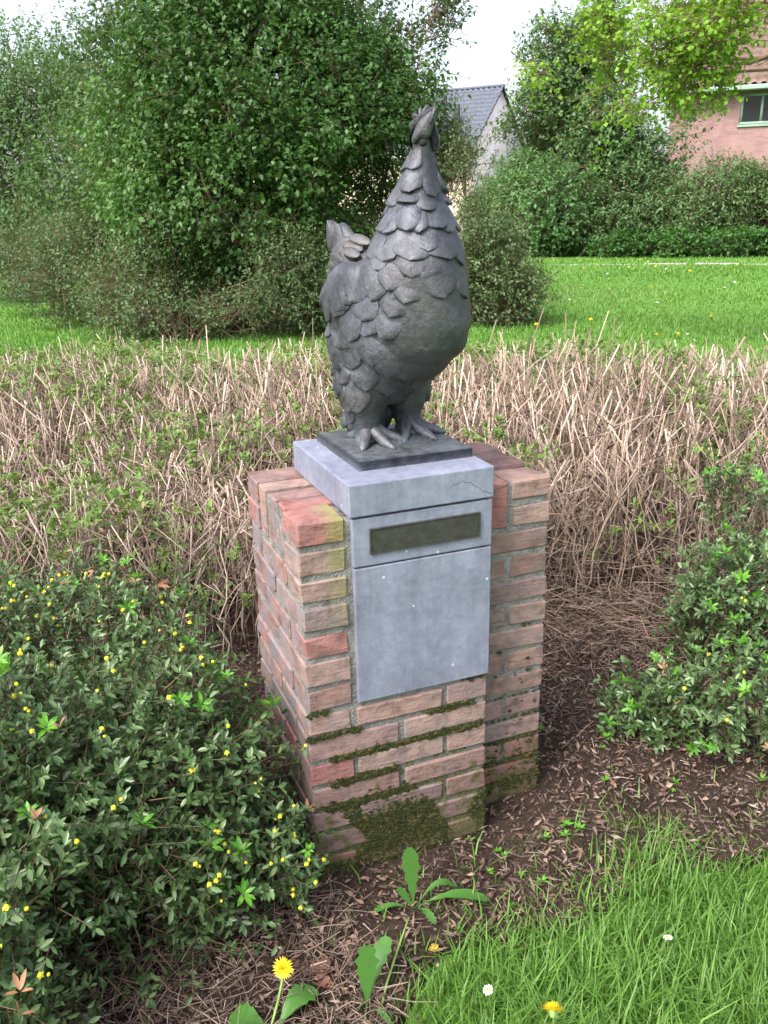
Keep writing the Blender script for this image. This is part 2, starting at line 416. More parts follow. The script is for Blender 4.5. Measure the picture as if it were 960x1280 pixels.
# moss cushions in the joints
def moss():
    n = 15000; g = np.random.default_rng(11)
    x = g.uniform(-.002, .43, n); z = np.abs(g.normal(0, .20, n)); y = np.full(n, .004)
    k = g.integers(0, 3, n); c = np.round(z/PITCHZ); jz = c*PITCHZ-.003+g.normal(0, 1, n)*(.004+.011*np.clip(1-z/.26, 0, 1))
    z = np.where(k > 0, jz, z); keep = (z < .44) & (z > -.01) & ((k > 0) | (z < .16)) & (clump_noise(np.stack([x, 0*x, z], -1), 30, 4) > -.7+z*2.6)
    x, y, z = x[keep], y[keep]-.004, z[keep]
    x2 = g.uniform(.44, .63, 900); z2 = np.abs(g.normal(0, .13, 900)); z2 = np.where(g.random(900) < .7, np.round(z2/PITCHZ)*PITCHZ-.003, z2)
    x = np.concatenate([x, x2]); y = np.concatenate([y, np.full(900, PY0)]); z = np.concatenate([z, z2])
    n = len(x); r = g.uniform(.0022, .0062, n)
    base = np.array([[1, 0, 0], [-1, 0, 0], [0, 0, 1], [0, 0, -1], [0, -1, 0], [0, .6, 0]], float)
    V = np.stack([x, y, z], -1)[:, None, :] + base[None]*r[:, None, None]*np.array([1.3, .75, .8]) * g.uniform(.6, 1.4, (n, 6, 1))
    f = np.array([[0, 2, 4], [2, 1, 4], [1, 3, 4], [3, 0, 4]])
    F = (np.arange(n)[:, None, None]*6 + f[None]).reshape(-1, 3)
    return np_mesh('moss', V.reshape(-1, 3), F, np.repeat(g.random(n), 4))
tag(link('moss', moss(), attr_mat('moss', [(.014, .018, .005), (.035, .043, .011), (.09, .065, .02)], [0, .7, 1], .95), ped), kind='stuff')

# ------------------------------------------------------------------ the hen
def bronze_material():
    m, t, n, b, l = mat_base('bronze')
    g = n.new('ShaderNodeNewGeometry'); v = g.outputs['Position']
    n1 = noise_tex(n, l, 11, 6, .6, vec=v); n2 = noise_tex(n, l, 75, 5, .65, vec=v)
    r = ramp(n, [(.028, .029, .034), (.064, .067, .082), (.135, .142, .175)], [.32, .5, .68])
    s = math_n(n, l, 'ADD', math_n(n, l, 'MULTIPLY', n1.outputs['Fac'], .65), math_n(n, l, 'MULTIPLY', n2.outputs['Fac'], .35)); l.new(s, r.inputs[0])
    # bluish verdigris and pale lime runs near the foot
    sp = n.new('ShaderNodeSeparateXYZ'); l.new(v, sp.inputs[0])
    lowm = math_n(n, l, 'MULTIPLY', math_n(n, l, 'SUBTRACT', 1.02, sp.outputs[2]), 18, True)
    pat = ramp(n, [(0, 0, 0), (1, 1, 1)], [.40, .60]); l.new(noise_tex(n, l, 26, 5, .7, vec=v).outputs['Fac'], pat.inputs[0])
    c = mixc(n, l, math_n(n, l, 'MULTIPLY', math_n(n, l, 'MULTIPLY', lowm, pat.outputs[0]), .5), r.outputs[0], (.17, .205, .22))
    # ground's brown reflection put into the bronze colour, in broad random blotches
    br = ramp(n, [(0, 0, 0), (1, 1, 1)], [.45, .7]); l.new(noise_tex(n, l, 5, 3, vec=v).outputs['Fac'], br.inputs[0])
    c = mixc(n, l, math_n(n, l, 'MULTIPLY', br.outputs[0], .35), c, (.13, .115, .095))
    l.new(c, b.inputs['Base Color']); b.inputs['Metallic'].default_value = .45
    rr = ramp(n, [(.40, .40, .40), (.64, .64, .64)], [.35, .65]); l.new(n2.outputs['Fac'], rr.inputs[0]); l.new(rr.outputs[0], b.inputs['Roughness'])
    b.inputs['Specular IOR Level'].default_value = .5
    bump(n, l, b, math_n(n, l, 'ADD', n1.outputs['Fac'], math_n(n, l, 'MULTIPLY', n2.outputs['Fac'], .6)), .6, .007)
    return m
M['bronze'] = bronze_material()
M['socket'] = noise_mat('eye_socket', [(.012, .012, .013), (.028, .028, .03)], 60, .9, 0, spec=.1)
hen = empty('hen_statue', (.2935, .2394, .9345)); tag(hen, 'dark bronze hen statue with large scale-like feathers standing on the stone cap', 'statue')
HO = np.array([.2935, .2394, 0.]); HF = np.array([.2830, -.9591, 0.]); HS = np.array([-.9591, -.2830, 0.])   # forward, hen's right side
RINGS = np.array([(1.6176, .1300, .0150, .0150), (1.5951, .1260, .0180, .0195), (1.5649, .1230, .0245, .0260), (1.5344, .1195, .0305, .0315), (1.5035, .1150, .0405, .0415), (1.4644, .1070, .0545, .0555), (1.4167, .1070, .0750, .076), (1.3682, .1085, .1010, .093), (1.3355, .0984, .1180, .101), (1.3024, .0839, .1370, .109), (1.2657, .0637, .1600, .119), (1.218, .0560, .1720, .122), (1.1749, .0450, .1680, .118), (1.14, .0220, .1470, .108), (1.1046, .004, .110, .094), (1.0687, -.010, .080, .078), (1.04, -.02, .06, .06)])
def hp(f, s, z):
    z = z if z < 1.447 else 1.447+(z-1.447)*.93
    return HO + HF*f + HS*s + np.array([0, 0, z])       # world point from hen frame
HL = np.array([.2935, .2394, .9345])
def ellipsoid(c, ax, r, nu=18, nv=12):
    V = []; 
    for i in range(nv+1):
        ph = math.pi*i/nv
        for j in range(nu):
            t = 2*math.pi*j/nu; V.append(c + ax[0]*r[0]*math.sin(ph)*math.cos(t) + ax[1]*r[1]*math.sin(ph)*math.sin(t) + ax[2]*r[2]*math.cos(ph))
    I = (np.arange(nv)[:, None]*nu); Jx = np.arange(nu)[None]; J2 = (Jx+1) % nu
    return np.array(V), [np.stack([I+Jx, I+nu+Jx, I+nu+J2, I+J2], -1).reshape(-1, 4)]
ZU = np.array([0, 0, 1.])
def build_hen_body():
    parts = []; k = 40; an = np.arange(k)*2*math.pi/k
    zz = np.linspace(RINGS[0, 0], RINGS[-1, 0], 60); Rg = [np.interp(zz, RINGS[::-1, 0], RINGS[::-1, i]) for i in (1, 2, 3)]
    V = np.array([[hp(Rg[0][i]+Rg[1][i]*math.cos(a), Rg[2][i]*math.sin(a), zz[i]) for a in an] for i in range(60)]).reshape(-1, 3)
    I = np.arange(59)[:, None]*k; Jx = np.arange(k)[None]; J2 = (Jx+1) % k
    F = np.stack([I+Jx, I+k+Jx, I+k+J2, I+J2], -1).reshape(-1, 4)
    V = np.concatenate([V, [hp(Rg[0][0], 0, zz[0]+.004), hp(Rg[0][-1], 0, zz[-1]-.01)]])
    t = len(V)-2; cap = np.array([[t, j, (j+1) % k] for j in range(k)] + [[t+1, 59*k+(j+1) % k, 59*k+j] for j in range(k)])
    parts.append((V, [F, cap]))
    axs = (HF, HS, ZU)
    for s in (-1, 1):
        tilt = (unit(HF*.85+ZU*.5), HS, unit(ZU*.85-HF*.5))
        parts.append(ellipsoid(hp(-.018, s*.086, 1.268), tilt, (.090, .034, .078)))      # wing
        parts.append(ellipsoid(hp(-.045, s*.062, 1.175), tilt, (.072, .045, .075)))      # rear fluff
        V, F_, C_ = tubes([([hp(.006, s*.054, 1.12), hp(.0, s*.058, 1.07), hp(-.004, s*.060, 1.03), hp(-.002, s*.060, 1.0), hp(.002, s*.059, .978), hp(.004, s*.058, .953)], [.060, .053, .044, .035, .029, .034])], 16); parts.append((V, [F_, C_]))
    parts.append(ellipsoid(hp(-.085, 0, 1.325), (unit(HF+ZU*-.4), HS, unit(ZU+HF*.4)), (.080, .056, .060)))        # saddle
    parts.append(ellipsoid(hp(-.135, 0, 1.362), (unit(HF*-.62+ZU*.78), HS, unit(ZU*.62+HF*.78)), (.066, .018, .040)))   # tail
    parts.append(ellipsoid(hp(-.135, 0, 1.31), (unit(HF*-.9+ZU*.3), HS, unit(ZU*.9+HF*.3)), (.055, .034, .055)))
    parts.append(ellipsoid(hp(-.08, 0, 1.22), axs, (.070, .066, .09)))
    parts.append(ellipsoid(hp(-.066, .008, 1.09), axs, (.066, .080, .10)))
    parts.append(ellipsoid(hp(-.062, .008, 1.0), axs, (.040, .068, .055)))
    parts.append(ellipsoid(hp(.128, 0, 1.594), (unit(HF*.5+ZU), HS, unit(ZU*.5-HF)), (.034, .017, .018)))          # head
    V, F = merge(parts); V = V - HL
    me = np_mesh('hen_body', V, F)
    o = bpy.data.objects.new('tmp', me); COL.objects.link(o)
    rm = o.modifiers.new('r', 'REMESH'); rm.mode = 'VOXEL'; rm.voxel_size = .0045
    sm = o.modifiers.new('s', 'SMOOTH'); sm.iterations = 6; sm.factor = .5
    dg = bpy.context.evaluated_depsgraph_get(); out = bpy.data.meshes.new_from_object(o.evaluated_get(dg))
    bpy.data.objects.remove(o); bpy.data.meshes.remove(me)
    nv_ = len(out.vertices); co = np.empty(nv_*3, np.float32); out.vertices.foreach_get('co', co); co = co.reshape(-1, 3)
    no = np.array([v.normal[:] for v in out.vertices]); rough = np.where(co[:, 2] < .17, 1.5, .8)
    co = co + no*((.0022*clump_noise(co, 30, 41) + .0013*clump_noise(co, 75, 42))*rough)[:, None]; out.vertices.foreach_set('co', co.astype(np.float32).ravel())
    out.polygons.foreach_set('use_smooth', np.ones(len(out.polygons), dtype=bool)); out.name = 'hen_body'
    return out
hb = build_hen_body(); body = link('body', hb, M['bronze'], hen)
bvh = BVHTree.FromPolygons([v.co.copy() for v in hb.vertices], [tuple(p.vertices) for p in hb.polygons])

def feather(z, th, W, L, tilt, thick=.0055, mirror=1, name='feather', side=None):
    cf, a, b = [float(np.interp(z, RINGS[::-1, 0], RINGS[::-1, i])) for i in (1, 2, 3)]
    t = math.radians(th)*mirror
    n0 = unit(HF*math.cos(t)/a + HS*math.sin(t)/b)
    P0 = hp(cf+a*math.cos(t), b*math.sin(t), z) + n0*.16 - HL
    if side is not None: n0 = HS*mirror; P0 = hp(side, mirror*.3, z) - HL
    hit = bvh.ray_cast(Vector(P0), Vector(-n0))
    if hit[0] is None: return
    c = np.array(hit[0]); n = np.array(hit[1])
    if n @ n0 < 0: n = -n
    d = -ZU - n*(-ZU @ n); d = unit(d); bk = -HF - n*(-HF @ n); bk = bk - d*(bk @ d)
    ax = unit(bk) if np.linalg.norm(bk) > 1e-3 else np.cross(n, d)
    d = unit(d*math.cos(math.radians(tilt)) + ax*math.sin(math.radians(tilt))); wv = np.cross(n, d)
    nu, nv = 13, 12; top = []; sk = random.uniform(-.12, .12); pw = random.uniform(1.9, 2.4)
    for iv in range(nv):
        v = .25*iv/(nv-1)+.75*math.sin(iv/(nv-1)*math.pi/2)
        wp = (.62+.38*min(1, v/.45)) if v < .55 else math.sqrt(max(0.02, 1-((v-.55)/.4515)**pw))*(1+.06*math.sin(v*9+z*50))
        for iu in range(nu):
            u = -1+2*iu/(nu-1)
            vv = v - .06*u*u*(1-v)
            p = c + d*(vv-.5+sk*u*v*.5)*L + wv*u*wp*W*.5
            h = bvh.find_nearest(Vector(p))
            q, nn = np.array(h[0]), np.array(h[1])
            if (p-q) @ nn < -.03: nn = n
            e = thick*(-.25+1.25*v**.8)*(1-.45*abs(u)**3) + .0012*math.sin(u*2.2+z*40)
            top.append(q + nn*e*1.15 + n*0)
    V = np.array(top); cen = nu*nv
    rim = [iu for iu in range(nu)] + [iv*nu+nu-1 for iv in range(1, nv)] + [(nv-1)*nu+iu for iu in range(nu-2, -1, -1)] + [iv*nu for iv in range(nv-2, 0, -1)]
    low = V[rim] - n*.010 + (c-V[rim])*.04
    V = np.concatenate([V, low])
    F = np.array([[iv*nu+iu, (iv+1)*nu+iu, (iv+1)*nu+iu+1, iv*nu+iu+1] for iv in range(nv-1) for iu in range(nu-1)])
    mN = len(rim); F2 = np.array([[rim[i], rim[(i+1) % mN], cen+(i+1) % mN, cen+i] for i in range(mN)])
    me = np_mesh('feather', V, [np.concatenate([F, F2])], smooth=True)
    me.validate()
    bm = bmesh.new(); bm.from_mesh(me); bmesh.ops.recalc_face_normals(bm, faces=bm.faces[:]); 
    bm.to_mesh(me); bm.free()
    for p in me.polygons: p.use_smooth = True
    try: me.set_sharp_from_angle(angle=math.radians(50))
    except Exception: pass
    link(name, me, M['bronze'], hen)
FEATH = [(1.5446, 76.0, .038, .0339, 0), (1.504, 61.5, .0464, .0401, 0), (1.4974, 1.4, .0406, .0433, 0), (1.4836, 105.9, .0523, .0565, 18), (1.4707, 59.7, .0525, .0247, 0), (1.4343, 55.8, .0578, .0524, 0), (1.4264, 35.1, .0309, .0462, 0), (1.4329, 7.6, .0562, .0495, -5), (1.4294, -13.5, .0451, .0532, -8), (1.426, 106.2, .0603, .0412, 20), (1.4216, 87.8, .0382, .0407, 12), (1.3816, 49.5, .0693, .0525, 0), (1.3727, 84.2, .0546, .0377, 10), (1.3815, 9.9, .0656, .0528, 0), (1.3755, -14.7, .0365, .0629, -5), (1.3854, 109.0, .0609, .0544, 22), (1.3237, 66.8, .0552, .047, 8), (1.3462, 45.9, .0534, .0434, 0), (1.3271, 16.0, .0744, .0778, 0), (1.3118, -13.5, .0378, .0635, 0), (1.2985, 46.4, .0577, .0468, 15), (1.271, 56.7, .0485, .0441, 25), (1.2366, 61.0, .0546, .0572, 25), (1.317, 107.6, .085, .0881, 10), (1.337, 97.7, .0426, .077, -12), (1.2654, 84.2, .0724, .0515, 10), (1.2823, 119.1, .0719, .0604, 10), (1.2332, 81.5, .0749, .0487, 10), (1.2293, 98.2, .0736, .0696, 0), (1.269, 118.1, .0561, .0606, 5), (1.3015, 114.1, .063, .0661, 18), (1.1959, 117.0, .0655, .0481, 15), (1.1943, 101.8, .0601, .037, 10), (1.1857, 86.0, .0628, .0596, 10), (1.1439, 119.6, .0586, .0492, 0), (1.1533, 96.9, .0674, .051, 0), (1.1757, 72.8, .0727, .0654, 15), (1.0741, 109.5, .08, .0532, 0), (1.0616, 87.0, .0672, .0488, 0), (1.0253, 96.5, .0501, .0391, 20), (1.1165, 73.2, .0573, .0574, 0), (1.1484, 54.2, .0606, .059, 10), (1.1119, 107.4, .0833, .0455, 0), (1.4625, 18.9, .0401, .0402, 0), (1.3898, 28.6, .0346, .0401, 0), (1.3074, 81.0, .0495, .0573, 0), (1.3574, 90.6, .0469, .0412, 10), (1.3372, 111.3, .0774, .0553, 15)]
FEATH += [(1.235, 20, .235, .20, 180), (1.10, 45, .06, .06, 8), (1.065, 72, .06, .055, 0), (1.03, 88, .05, .05, 5), (1.10, -18, .06, .06, -10), (1.13, 30, .07, .05, 12), (1.13, -5, .07, .05, -12), (1.5446, 130, .036, .036, 10), (1.52, 160, .04, .05, 0), (1.46, 140, .05, .055, 5), (1.45, 172, .055, .055, 0), (1.40, 150, .06, .06, 0), (1.21, 140, .06, .05, 10), (1.25, 135, .06, .055, 10), (1.17, 145, .06, .05, 5), (1.12, 150, .06, .05, 0), (1.08, 135, .06, .05, 0), (1.22, 168, .06, .055, 0), (1.15, 172, .06, .055, 0), (1.09, 172, .06, .05, 0), (1.28, 150, .06, .055, 8)]
for i, (z, th, W, L, ti) in enumerate(FEATH):
    tk = .006+.0032*random.random(); ti += random.uniform(-9, 9)
    if W > .2: tk = .0055
    else: W *= 1.2; L *= 1.16
    feather(z, th, W, L, ti, tk)
    if th > 55: feather(z-.004, th+random.uniform(-3, 3), W, L*1.03, ti, tk, -1)

def blade(pts, wid, thick, nrm, name, parent=hen, mat='bronze', cup=0.0):
    """thick tapered plate along pts (world), width profile wid, plate normal nrm"""
    pts = np.array(pts); T = unit(np.gradient(pts, axis=0)); S_ = unit(np.cross(T, nrm)); N_ = np.cross(S_, T)
    rows = []
    for p, t_, s_, n_, w_ in zip(pts, T, S_, N_, wid):
        rows.append([p - s_*w_ + n_*cup*w_, p + n_*thick, p + s_*w_ + n_*cup*w_, p - n_*thick*.6])
    V = np.array(rows).reshape(-1, 3) - HL; mN = len(pts)
    F = np.array([[i*4+j, i*4+(j+1) % 4, i*4+4+(j+1) % 4, i*4+4+j] for i in range(mN-1) for j in range(4)])
    C_ = np.array([[3, 2, 1, 0], [mN*4-4, mN*4-3, mN*4-2, mN*4-1]])
    return link(name, np_mesh(name, V, [np.concatenate([F, C_])], smooth=False), M[mat], parent)
# tail, saddle and covert feathers, placed from the side
for f_, z_, W, L, ti in [(-.150, 1.380, .056, .105, 150), (-.120, 1.360, .042, .085, 138), (-.160, 1.345, .046, .085, 118), (-.085, 1.365, .024, .06, 118), (-.10, 1.345, .026, .06, 110), (-.125, 1.325, .034, .07, 95), (-.165, 1.305, .036, .07, 70), (-.140, 1.285, .036, .07, 60), (-.150, 1.25, .038, .065, 45), (-.120, 1.255, .04, .06, 40), (-.135, 1.21, .042, .06, 30), (-.10, 1.305, .036, .06, 70), (-.13, 1.17, .044, .056, 20), (-.10, 1.13, .044, .056, 12), (-.095, 1.085, .04, .05, 5), (-.075, 1.04, .04, .05, 0), (-.07, 1.0, .036, .045, 10)]:
    for sg in (1, -1): feather(z_, 90, W, L, ti, .0065, sg, 'tail_feather', side=f_)
# head: beak, comb, wattle, eye
HC = unit(HF*.78+HS*.62); PXM = .00149
def plate(outline, c, e3, thick, dome, name, mat='bronze', back=.012, parent=hen):
    e3 = unit(e3); e1 = unit(np.cross(ZU, e3)); e2 = np.cross(e3, e1); O2 = np.array(outline, float)
    Q = O2.copy()
    for _ in range(2):       # round the outline
        nx = np.roll(Q, -1, 0); Q = np.stack([Q*.75+nx*.25, Q*.25+nx*.75], 1).reshape(-1, 2)
    k = len(Q); cen = Q.mean(0); rows = []
    for sc, h in ((1.0, -back), (1.0, 0), (.93, thick*.7), (.6, thick+dome*.7), (.25, thick+dome)):
        q = cen+(Q-cen)*sc; rows.append(c + e1*q[:, :1]*PXM + e2*q[:, 1:]*PXM + e3*h)
    V = np.concatenate(rows+[[c + e1*cen[0]*PXM + e2*cen[1]*PXM + e3*(thick+dome*1.05)]]) - HL
    F = np.array([[r_*k+i, r_*k+(i+1) % k, (r_+1)*k+(i+1) % k, (r_+1)*k+i] for r_ in range(4) for i in range(k)]); T = np.array([[4*k+i, 4*k+(i+1) % k, 5*k] for i in range(k)])
    me = np_mesh(name, V, [T, F], smooth=True); bm = bmesh.new(); bm.from_mesh(me); bmesh.ops.recalc_face_normals(bm, faces=bm.faces[:]); bm.to_mesh(me); bm.free()
    for p in me.polygons: p.use_smooth = True
    me.set_sharp_from_angle(angle=math.radians(48))
    return link(name, me, M[mat], parent)
hc0 = hp(.137, 0, 1.5955)
plate([(8, 26), (-2, 20), (-11, 13), (-18, 0), (-21, -12), (-15, -13), (-8, -7), (2, -8), (6, 3), (8, 16)], hc0+HC*.020, HC+HS*.45, .002, .004, 'cheek_plate', back=.03)
plate([(3, 8), (4, 20), (9, 30), (13, 29), (12, 22), (9, 12)], hc0+HC*.027, HC+HS*.1, .003, .003, 'beak', back=.03)
plate([(10, 22), (15, 8), (21, -8), (22, -16), (18, -24), (13, -19), (11, -2)], hc0+HC*.016, HC-HS*.55, .002, .002, 'wattle', back=.010)
plate([(4, 6), (9, 14), (13, 2), (17, -12), (13, -20), (7, -10)], hc0+HC*.008, HC, .001, .001, 'throat', 'socket', back=.02)
plate([(10, 22), (15, 8), (20, -8), (20, -16), (15, -22), (12, -10)], hc0+HC*-.012, -HC-HS*.2, .002, .003, 'cheek_plate', back=.02)
V_, F_ = ellipsoid(hc0+HC*.030+np.cross(ZU, HC)*(-5*PXM)-ZU*13*PXM, (HF, HS, ZU), (.0085, .0075, .007), 12, 8); link('eye', np_mesh('eye', V_-HL, F_, smooth=True), M['socket'], hen)
V_, F_ = ellipsoid(hp(.136, -.026, 1.571), (HF, HS, ZU), (.008, .006, .007), 10, 7); link('eye', np_mesh('eye', V_-HL, F_, smooth=True), M['socket'], hen)
plate([(-20, 2), (-24, 10), (-20, 15), (-15, 12), (-20, 22), (-14, 25), (-10, 18), (-11, 29), (-5, 31), (-3, 22), (-2, 32), (4, 34), (4, 26), (8, 32), (10, 26), (2, 16), (-8, 8), (-15, 2)], hc0+HC*.002, HC+HS*.3, .003, .004, 'comb', back=.010)
plate([(-18, 6), (-21, 13), (-15, 18), (-14, 24), (-8, 22), (-6, 28), (-1, 26), (0, 20), (-8, 12)], hc0+HC*-.008, HC+HS*.3, .003, .004, 'comb', back=.008)
# pointed tail tip and the flat saddle feathers in front of it
plate([(-12, 23), (-9, 24), (2, 17), (13, 9), (8, -3), (0, -14), (-6, -27), (-12, -18), (-13, 0)], hp(-.165, .012, 1.392), HC+HS*.3, .004, .004, 'tail_feather', back=.03)
for f_, s_, z_, w_, h_ in ((-.054, .026, 1.388, 19, 9), (-.064, .038, 1.374, 18, 9), (-.052, .050, 1.362, 15, 9), (-.10, .022, 1.382, 13, 10), (-.10, .034, 1.362, 14, 11), (-.085, .045, 1.346, 15, 11)):
    a_ = np.linspace(0, 2*math.pi, 11)[:-1]; plate(np.stack([w_*np.cos(a_), h_*np.sin(a_)-.28*w_*np.cos(a_)], -1), hp(f_, s_, z_), HC+HS*.5+ZU*1.1+HF*random.uniform(-.2, .2), .0012, .0012, 'tail_feather', back=.012)
# feet
for sg in (1, -1):
    ft = None
    for k, (ang, ln) in enumerate(((-44, .078), (2, .088), (46, .078), (165, .055))):
        a = math.radians(ang); dv = HF*math.cos(a)+HS*sg*math.sin(a)
        P = [hp(0, sg*.057, .992), hp(0, sg*.057, .984)+dv*.016, hp(0, sg*.057, .973)+dv*ln*.5, hp(0, sg*.057, .965)+dv*ln*.75, hp(0, sg*.057, .960)+dv*ln, hp(0, sg*.057, .9575)+dv*(ln+.012)]
        V_, F_, C_ = tubes([(P, [.024, .018, .0125, .0115, .0080, .003])], 8)
        o = link('toe' if ft else 'foot', np_mesh('toe', V_-HL, [F_, C_], smooth=True), M['bronze'], ft or hen)
        ft = ft or o
# cast base: slab with a modelled ground
bm_x0, bm_x1, bm_y0, bm_y1 = .160, .423, .073, .357
def hen_base():
    n = 30; xs = np.linspace(bm_x0, bm_x1, n); ys = np.linspace(bm_y0, bm_y1, n)
    X, Y = np.meshgrid(xs, ys, indexing='ij'); d = np.hypot(X-HO[0], Y-HO[1])
    P = np.stack([X, Y, 0*X], -1).reshape(-1, 3)
    h = .0215+.012*np.exp(-(d/.055)**2) + .0022*clump_noise(P, 90, 8).reshape(n, n)*np.clip((.13-d)/.05, .15, 1)
    edge = np.zeros_like(h, bool); edge[0] = edge[-1] = True; edge[:, 0] = edge[:, -1] = True; h[edge] = .0195
    V = np.stack([X-HL[0], Y-HL[1], h], -1).reshape(-1, 3)
    I = (np.arange(n-1)[:, None]*n+np.arange(n-1)[None]).ravel(); F = np.stack([I, I+n, I+n+1, I+1], -1)
    ring = list(range(0, n*n, n))[::1] + [n*(n-1)+j for j in range(1, n)] + [i*n+n-1 for i in range(n-2, -1, -1)] + [j for j in range(n-2, 0, -1)]
    low = V[ring].copy(); low[:, 2] = .0003; V2 = np.concatenate([V, low]); mN = len(ring)
    F2 = np.array([[ring[i], n*n+i, n*n+(i+1) % mN, ring[(i+1) % mN]] for i in range(mN)])
    me = np_mesh('base', V2, [np.concatenate([F, F2[:, ::-1]])])
    return me
link('base_plate', hen_base(), M['bronze'], hen)

#@HENEND
# ------------------------------------------------------------------ foliage builders
def sample_lobes(rng, lobes, n, shell=.30, void=0., vscale=2.0, seed=1, zmin=.03):
    L = np.array([(l[0], l[1], l[2], l[3], l[4] if len(l) > 5 else l[3]*.8, l[-1]) for l in lobes], float)
    wv = (L[:, 3]*L[:, 5]); wv = wv/wv.sum(); P = []; O = []
    need = n
    for _ in range(12):
        k = rng.choice(len(L), size=int(need*1.6)+20, p=wv); d = rdir(len(k), rng); r = rng.random(len(k))**shell
        r = r*(1+.14*clump_noise(d*3+k[:, None], 2.2, seed+9))
        R = L[k][:, 3:6]; p = L[k][:, :3] + d*r[:, None]*R
        ok = p[:, 2] > zmin
        if void: ok &= clump_noise(p, vscale, seed) > void
        P.append(p[ok]); O.append(unit(d/R)[ok]); need = n - sum(len(a) for a in P)
        if need <= 0: break
    return np.concatenate(P)[:n], np.concatenate(O)[:n]

def grow_leaves(rng, P, O, tl, m, ll, lw, up=.35, rand=.7, droop=.25, near=False, spread=1.0):
    """twigs at P growing along O; m leaves per twig"""
    n = len(P); D = unit(O*.8 + rng.normal(size=(n, 3))*rand*.6 + np.array([0, 0, up])); T = tl*rng.uniform(.5, 1.3, n)
    t = (np.arange(m)+.6)/m; t = t[None]*np.ones((n, 1)) + rng.normal(size=(n, m))*.05
    pos = P[:, None] + D[:, None]*(T[:, None]*t)[..., None]
    pos = pos.reshape(-1, 3); DD = np.repeat(D, m, 0)
    q = rdir(len(pos), rng); q = unit(q - DD*np.sum(q*DD, 1, keepdims=True))
    ld = unit(DD*.55 + q*spread - np.array([0, 0, droop])); nr = unit(rdir(len(pos), rng)*.7 + np.array([0, 0, 1.]) + np.repeat(O, m, 0)*.4)
    s = rng.uniform(.65, 1.2, len(pos))
    ti = np.repeat(rng.random(n), m)
    rv = np.clip(ti*.3 + rng.random(len(pos))*.42 + .16 + .16*np.repeat(clump_noise(P, .7/tl, 77), m), 0, 1)
    if near:
        V, Q, T3 = leaves6(pos, ld, nr, ll*s, lw*s); return V, [Q, T3], np.concatenate([np.repeat(rv, 2), np.repeat(rv, 2)]), (P, P+D*T[:, None])
    V, F = leaves2(pos, ld, nr, ll*s, lw*s); return V, [F], np.repeat(rv, 2), (P, P+D*T[:, None])

def stems_to(rng, base, targets, r0, spread=.25, seg=6):
    out = []
    for tg in targets:
        b = np.array(base) + np.array([rng.uniform(-spread, spread), rng.uniform(-spread, spread), -.02]); d = tg-b; L = np.linalg.norm(d)
        pts = []; 
        for t in np.linspace(0, 1, seg):
            p = b + d*t; p = p + np.array([0, 0, .18*L*math.sin(t*math.pi)*.6]) + rng.normal(size=3)*.03*L*math.sin(t*math.pi); pts.append(p)
        rr = r0*rng.uniform(.5, 1.0); out.append((pts, np.linspace(rr, rr*.18, seg)))
    return out

def shrub(name, label, cat, lobes, mat, n, m, ll, lw, tl, base, seed, stems=14, r0=.03, void=-.6, vscale=2., shell=.3, up=.35, droop=.25, group=None, near=False, twigs=True, parts=('foliage', 'branches'), twr=.004, zmin=.03, rand=.7):
    rng = np.random.default_rng(seed); root = empty(name, base); tag(root, label, cat, group)
    P, O = sample_lobes(rng, lobes, n, shell, void, vscale, seed, zmin)
    V, F, rv, tw = grow_leaves(rng, P, O, tl, m, ll, lw, up, rand, droop, near)
    off = np.array(base)
    link(parts[0], np_mesh(parts[0], V-off, F, rv), mat, root)
    tg = P[rng.choice(len(P), stems)]*.98 + np.array(base)*.02
    st = stems_to(rng, base, tg, r0); pr = []; Vt, Ft, Ct = tubes(st, 6); pr.append((Vt, [Ft, Ct])); nf = len(Ft)+len(Ct)
    if twigs:
        sel = rng.choice(len(P), min(len(P), 2500), replace=False); A, B = tw[0][sel], tw[1][sel]; A = A - (B-A)*.8
        Vp, Fp, Cp = prisms(A, B, np.full(len(A), twr), np.full(len(A), twr*.4)); pr.append((Vp, [Fp]))
    V, F = merge(pr)
    link(parts[1], np_mesh(parts[1], V-off, F, rng.random(sum(len(f) for f in F))), M['twig_dark'], root)
    return root

# leaf materials
M['lf_dark'] = leaf_mat('leaf_lilac', [(.03, .075, .018), (.06, .14, .03), (.10, .21, .05), (.16, .29, .085)], [0, .4, .8, 1], .45)
M['lf_pale'] = leaf_mat('leaf_pale', [(.065, .13, .042), (.11, .20, .07), (.165, .27, .11)], None, .55)
M['lf_coton'] = leaf_mat('leaf_cotoneaster', [(.065, .11, .042), (.11, .18, .068), (.17, .25, .11)], None, .5)
M['lf_ever'] = leaf_mat('leaf_evergreen', [(.06, .12, .04), (.10, .19, .062), (.15, .26, .095)], None, .45)
M['lf_light'] = leaf_mat('leaf_light', [(.06, .14, .04), (.10, .22, .07), (.16, .30, .11)], None, .5)
M['lf_fine'] = leaf_mat('leaf_fine', [(.045, .095, .028), (.08, .16, .045), (.13, .22, .075)], None, .45)
M['lf_maple'] = leaf_mat('leaf_maple', [(.13, .26, .02), (.20, .38, .03), (.28, .46, .06)], None, .5, .5)
M['lf_mid'] = leaf_mat('leaf_mid', [(.065, .13, .042), (.105, .20, .068), (.165, .27, .105)], None, .5)
M['lf_ground'] = leaf_mat('leaf_ground', [(.035, .10, .02), (.06, .17, .03), (.09, .23, .05)], None, .5)

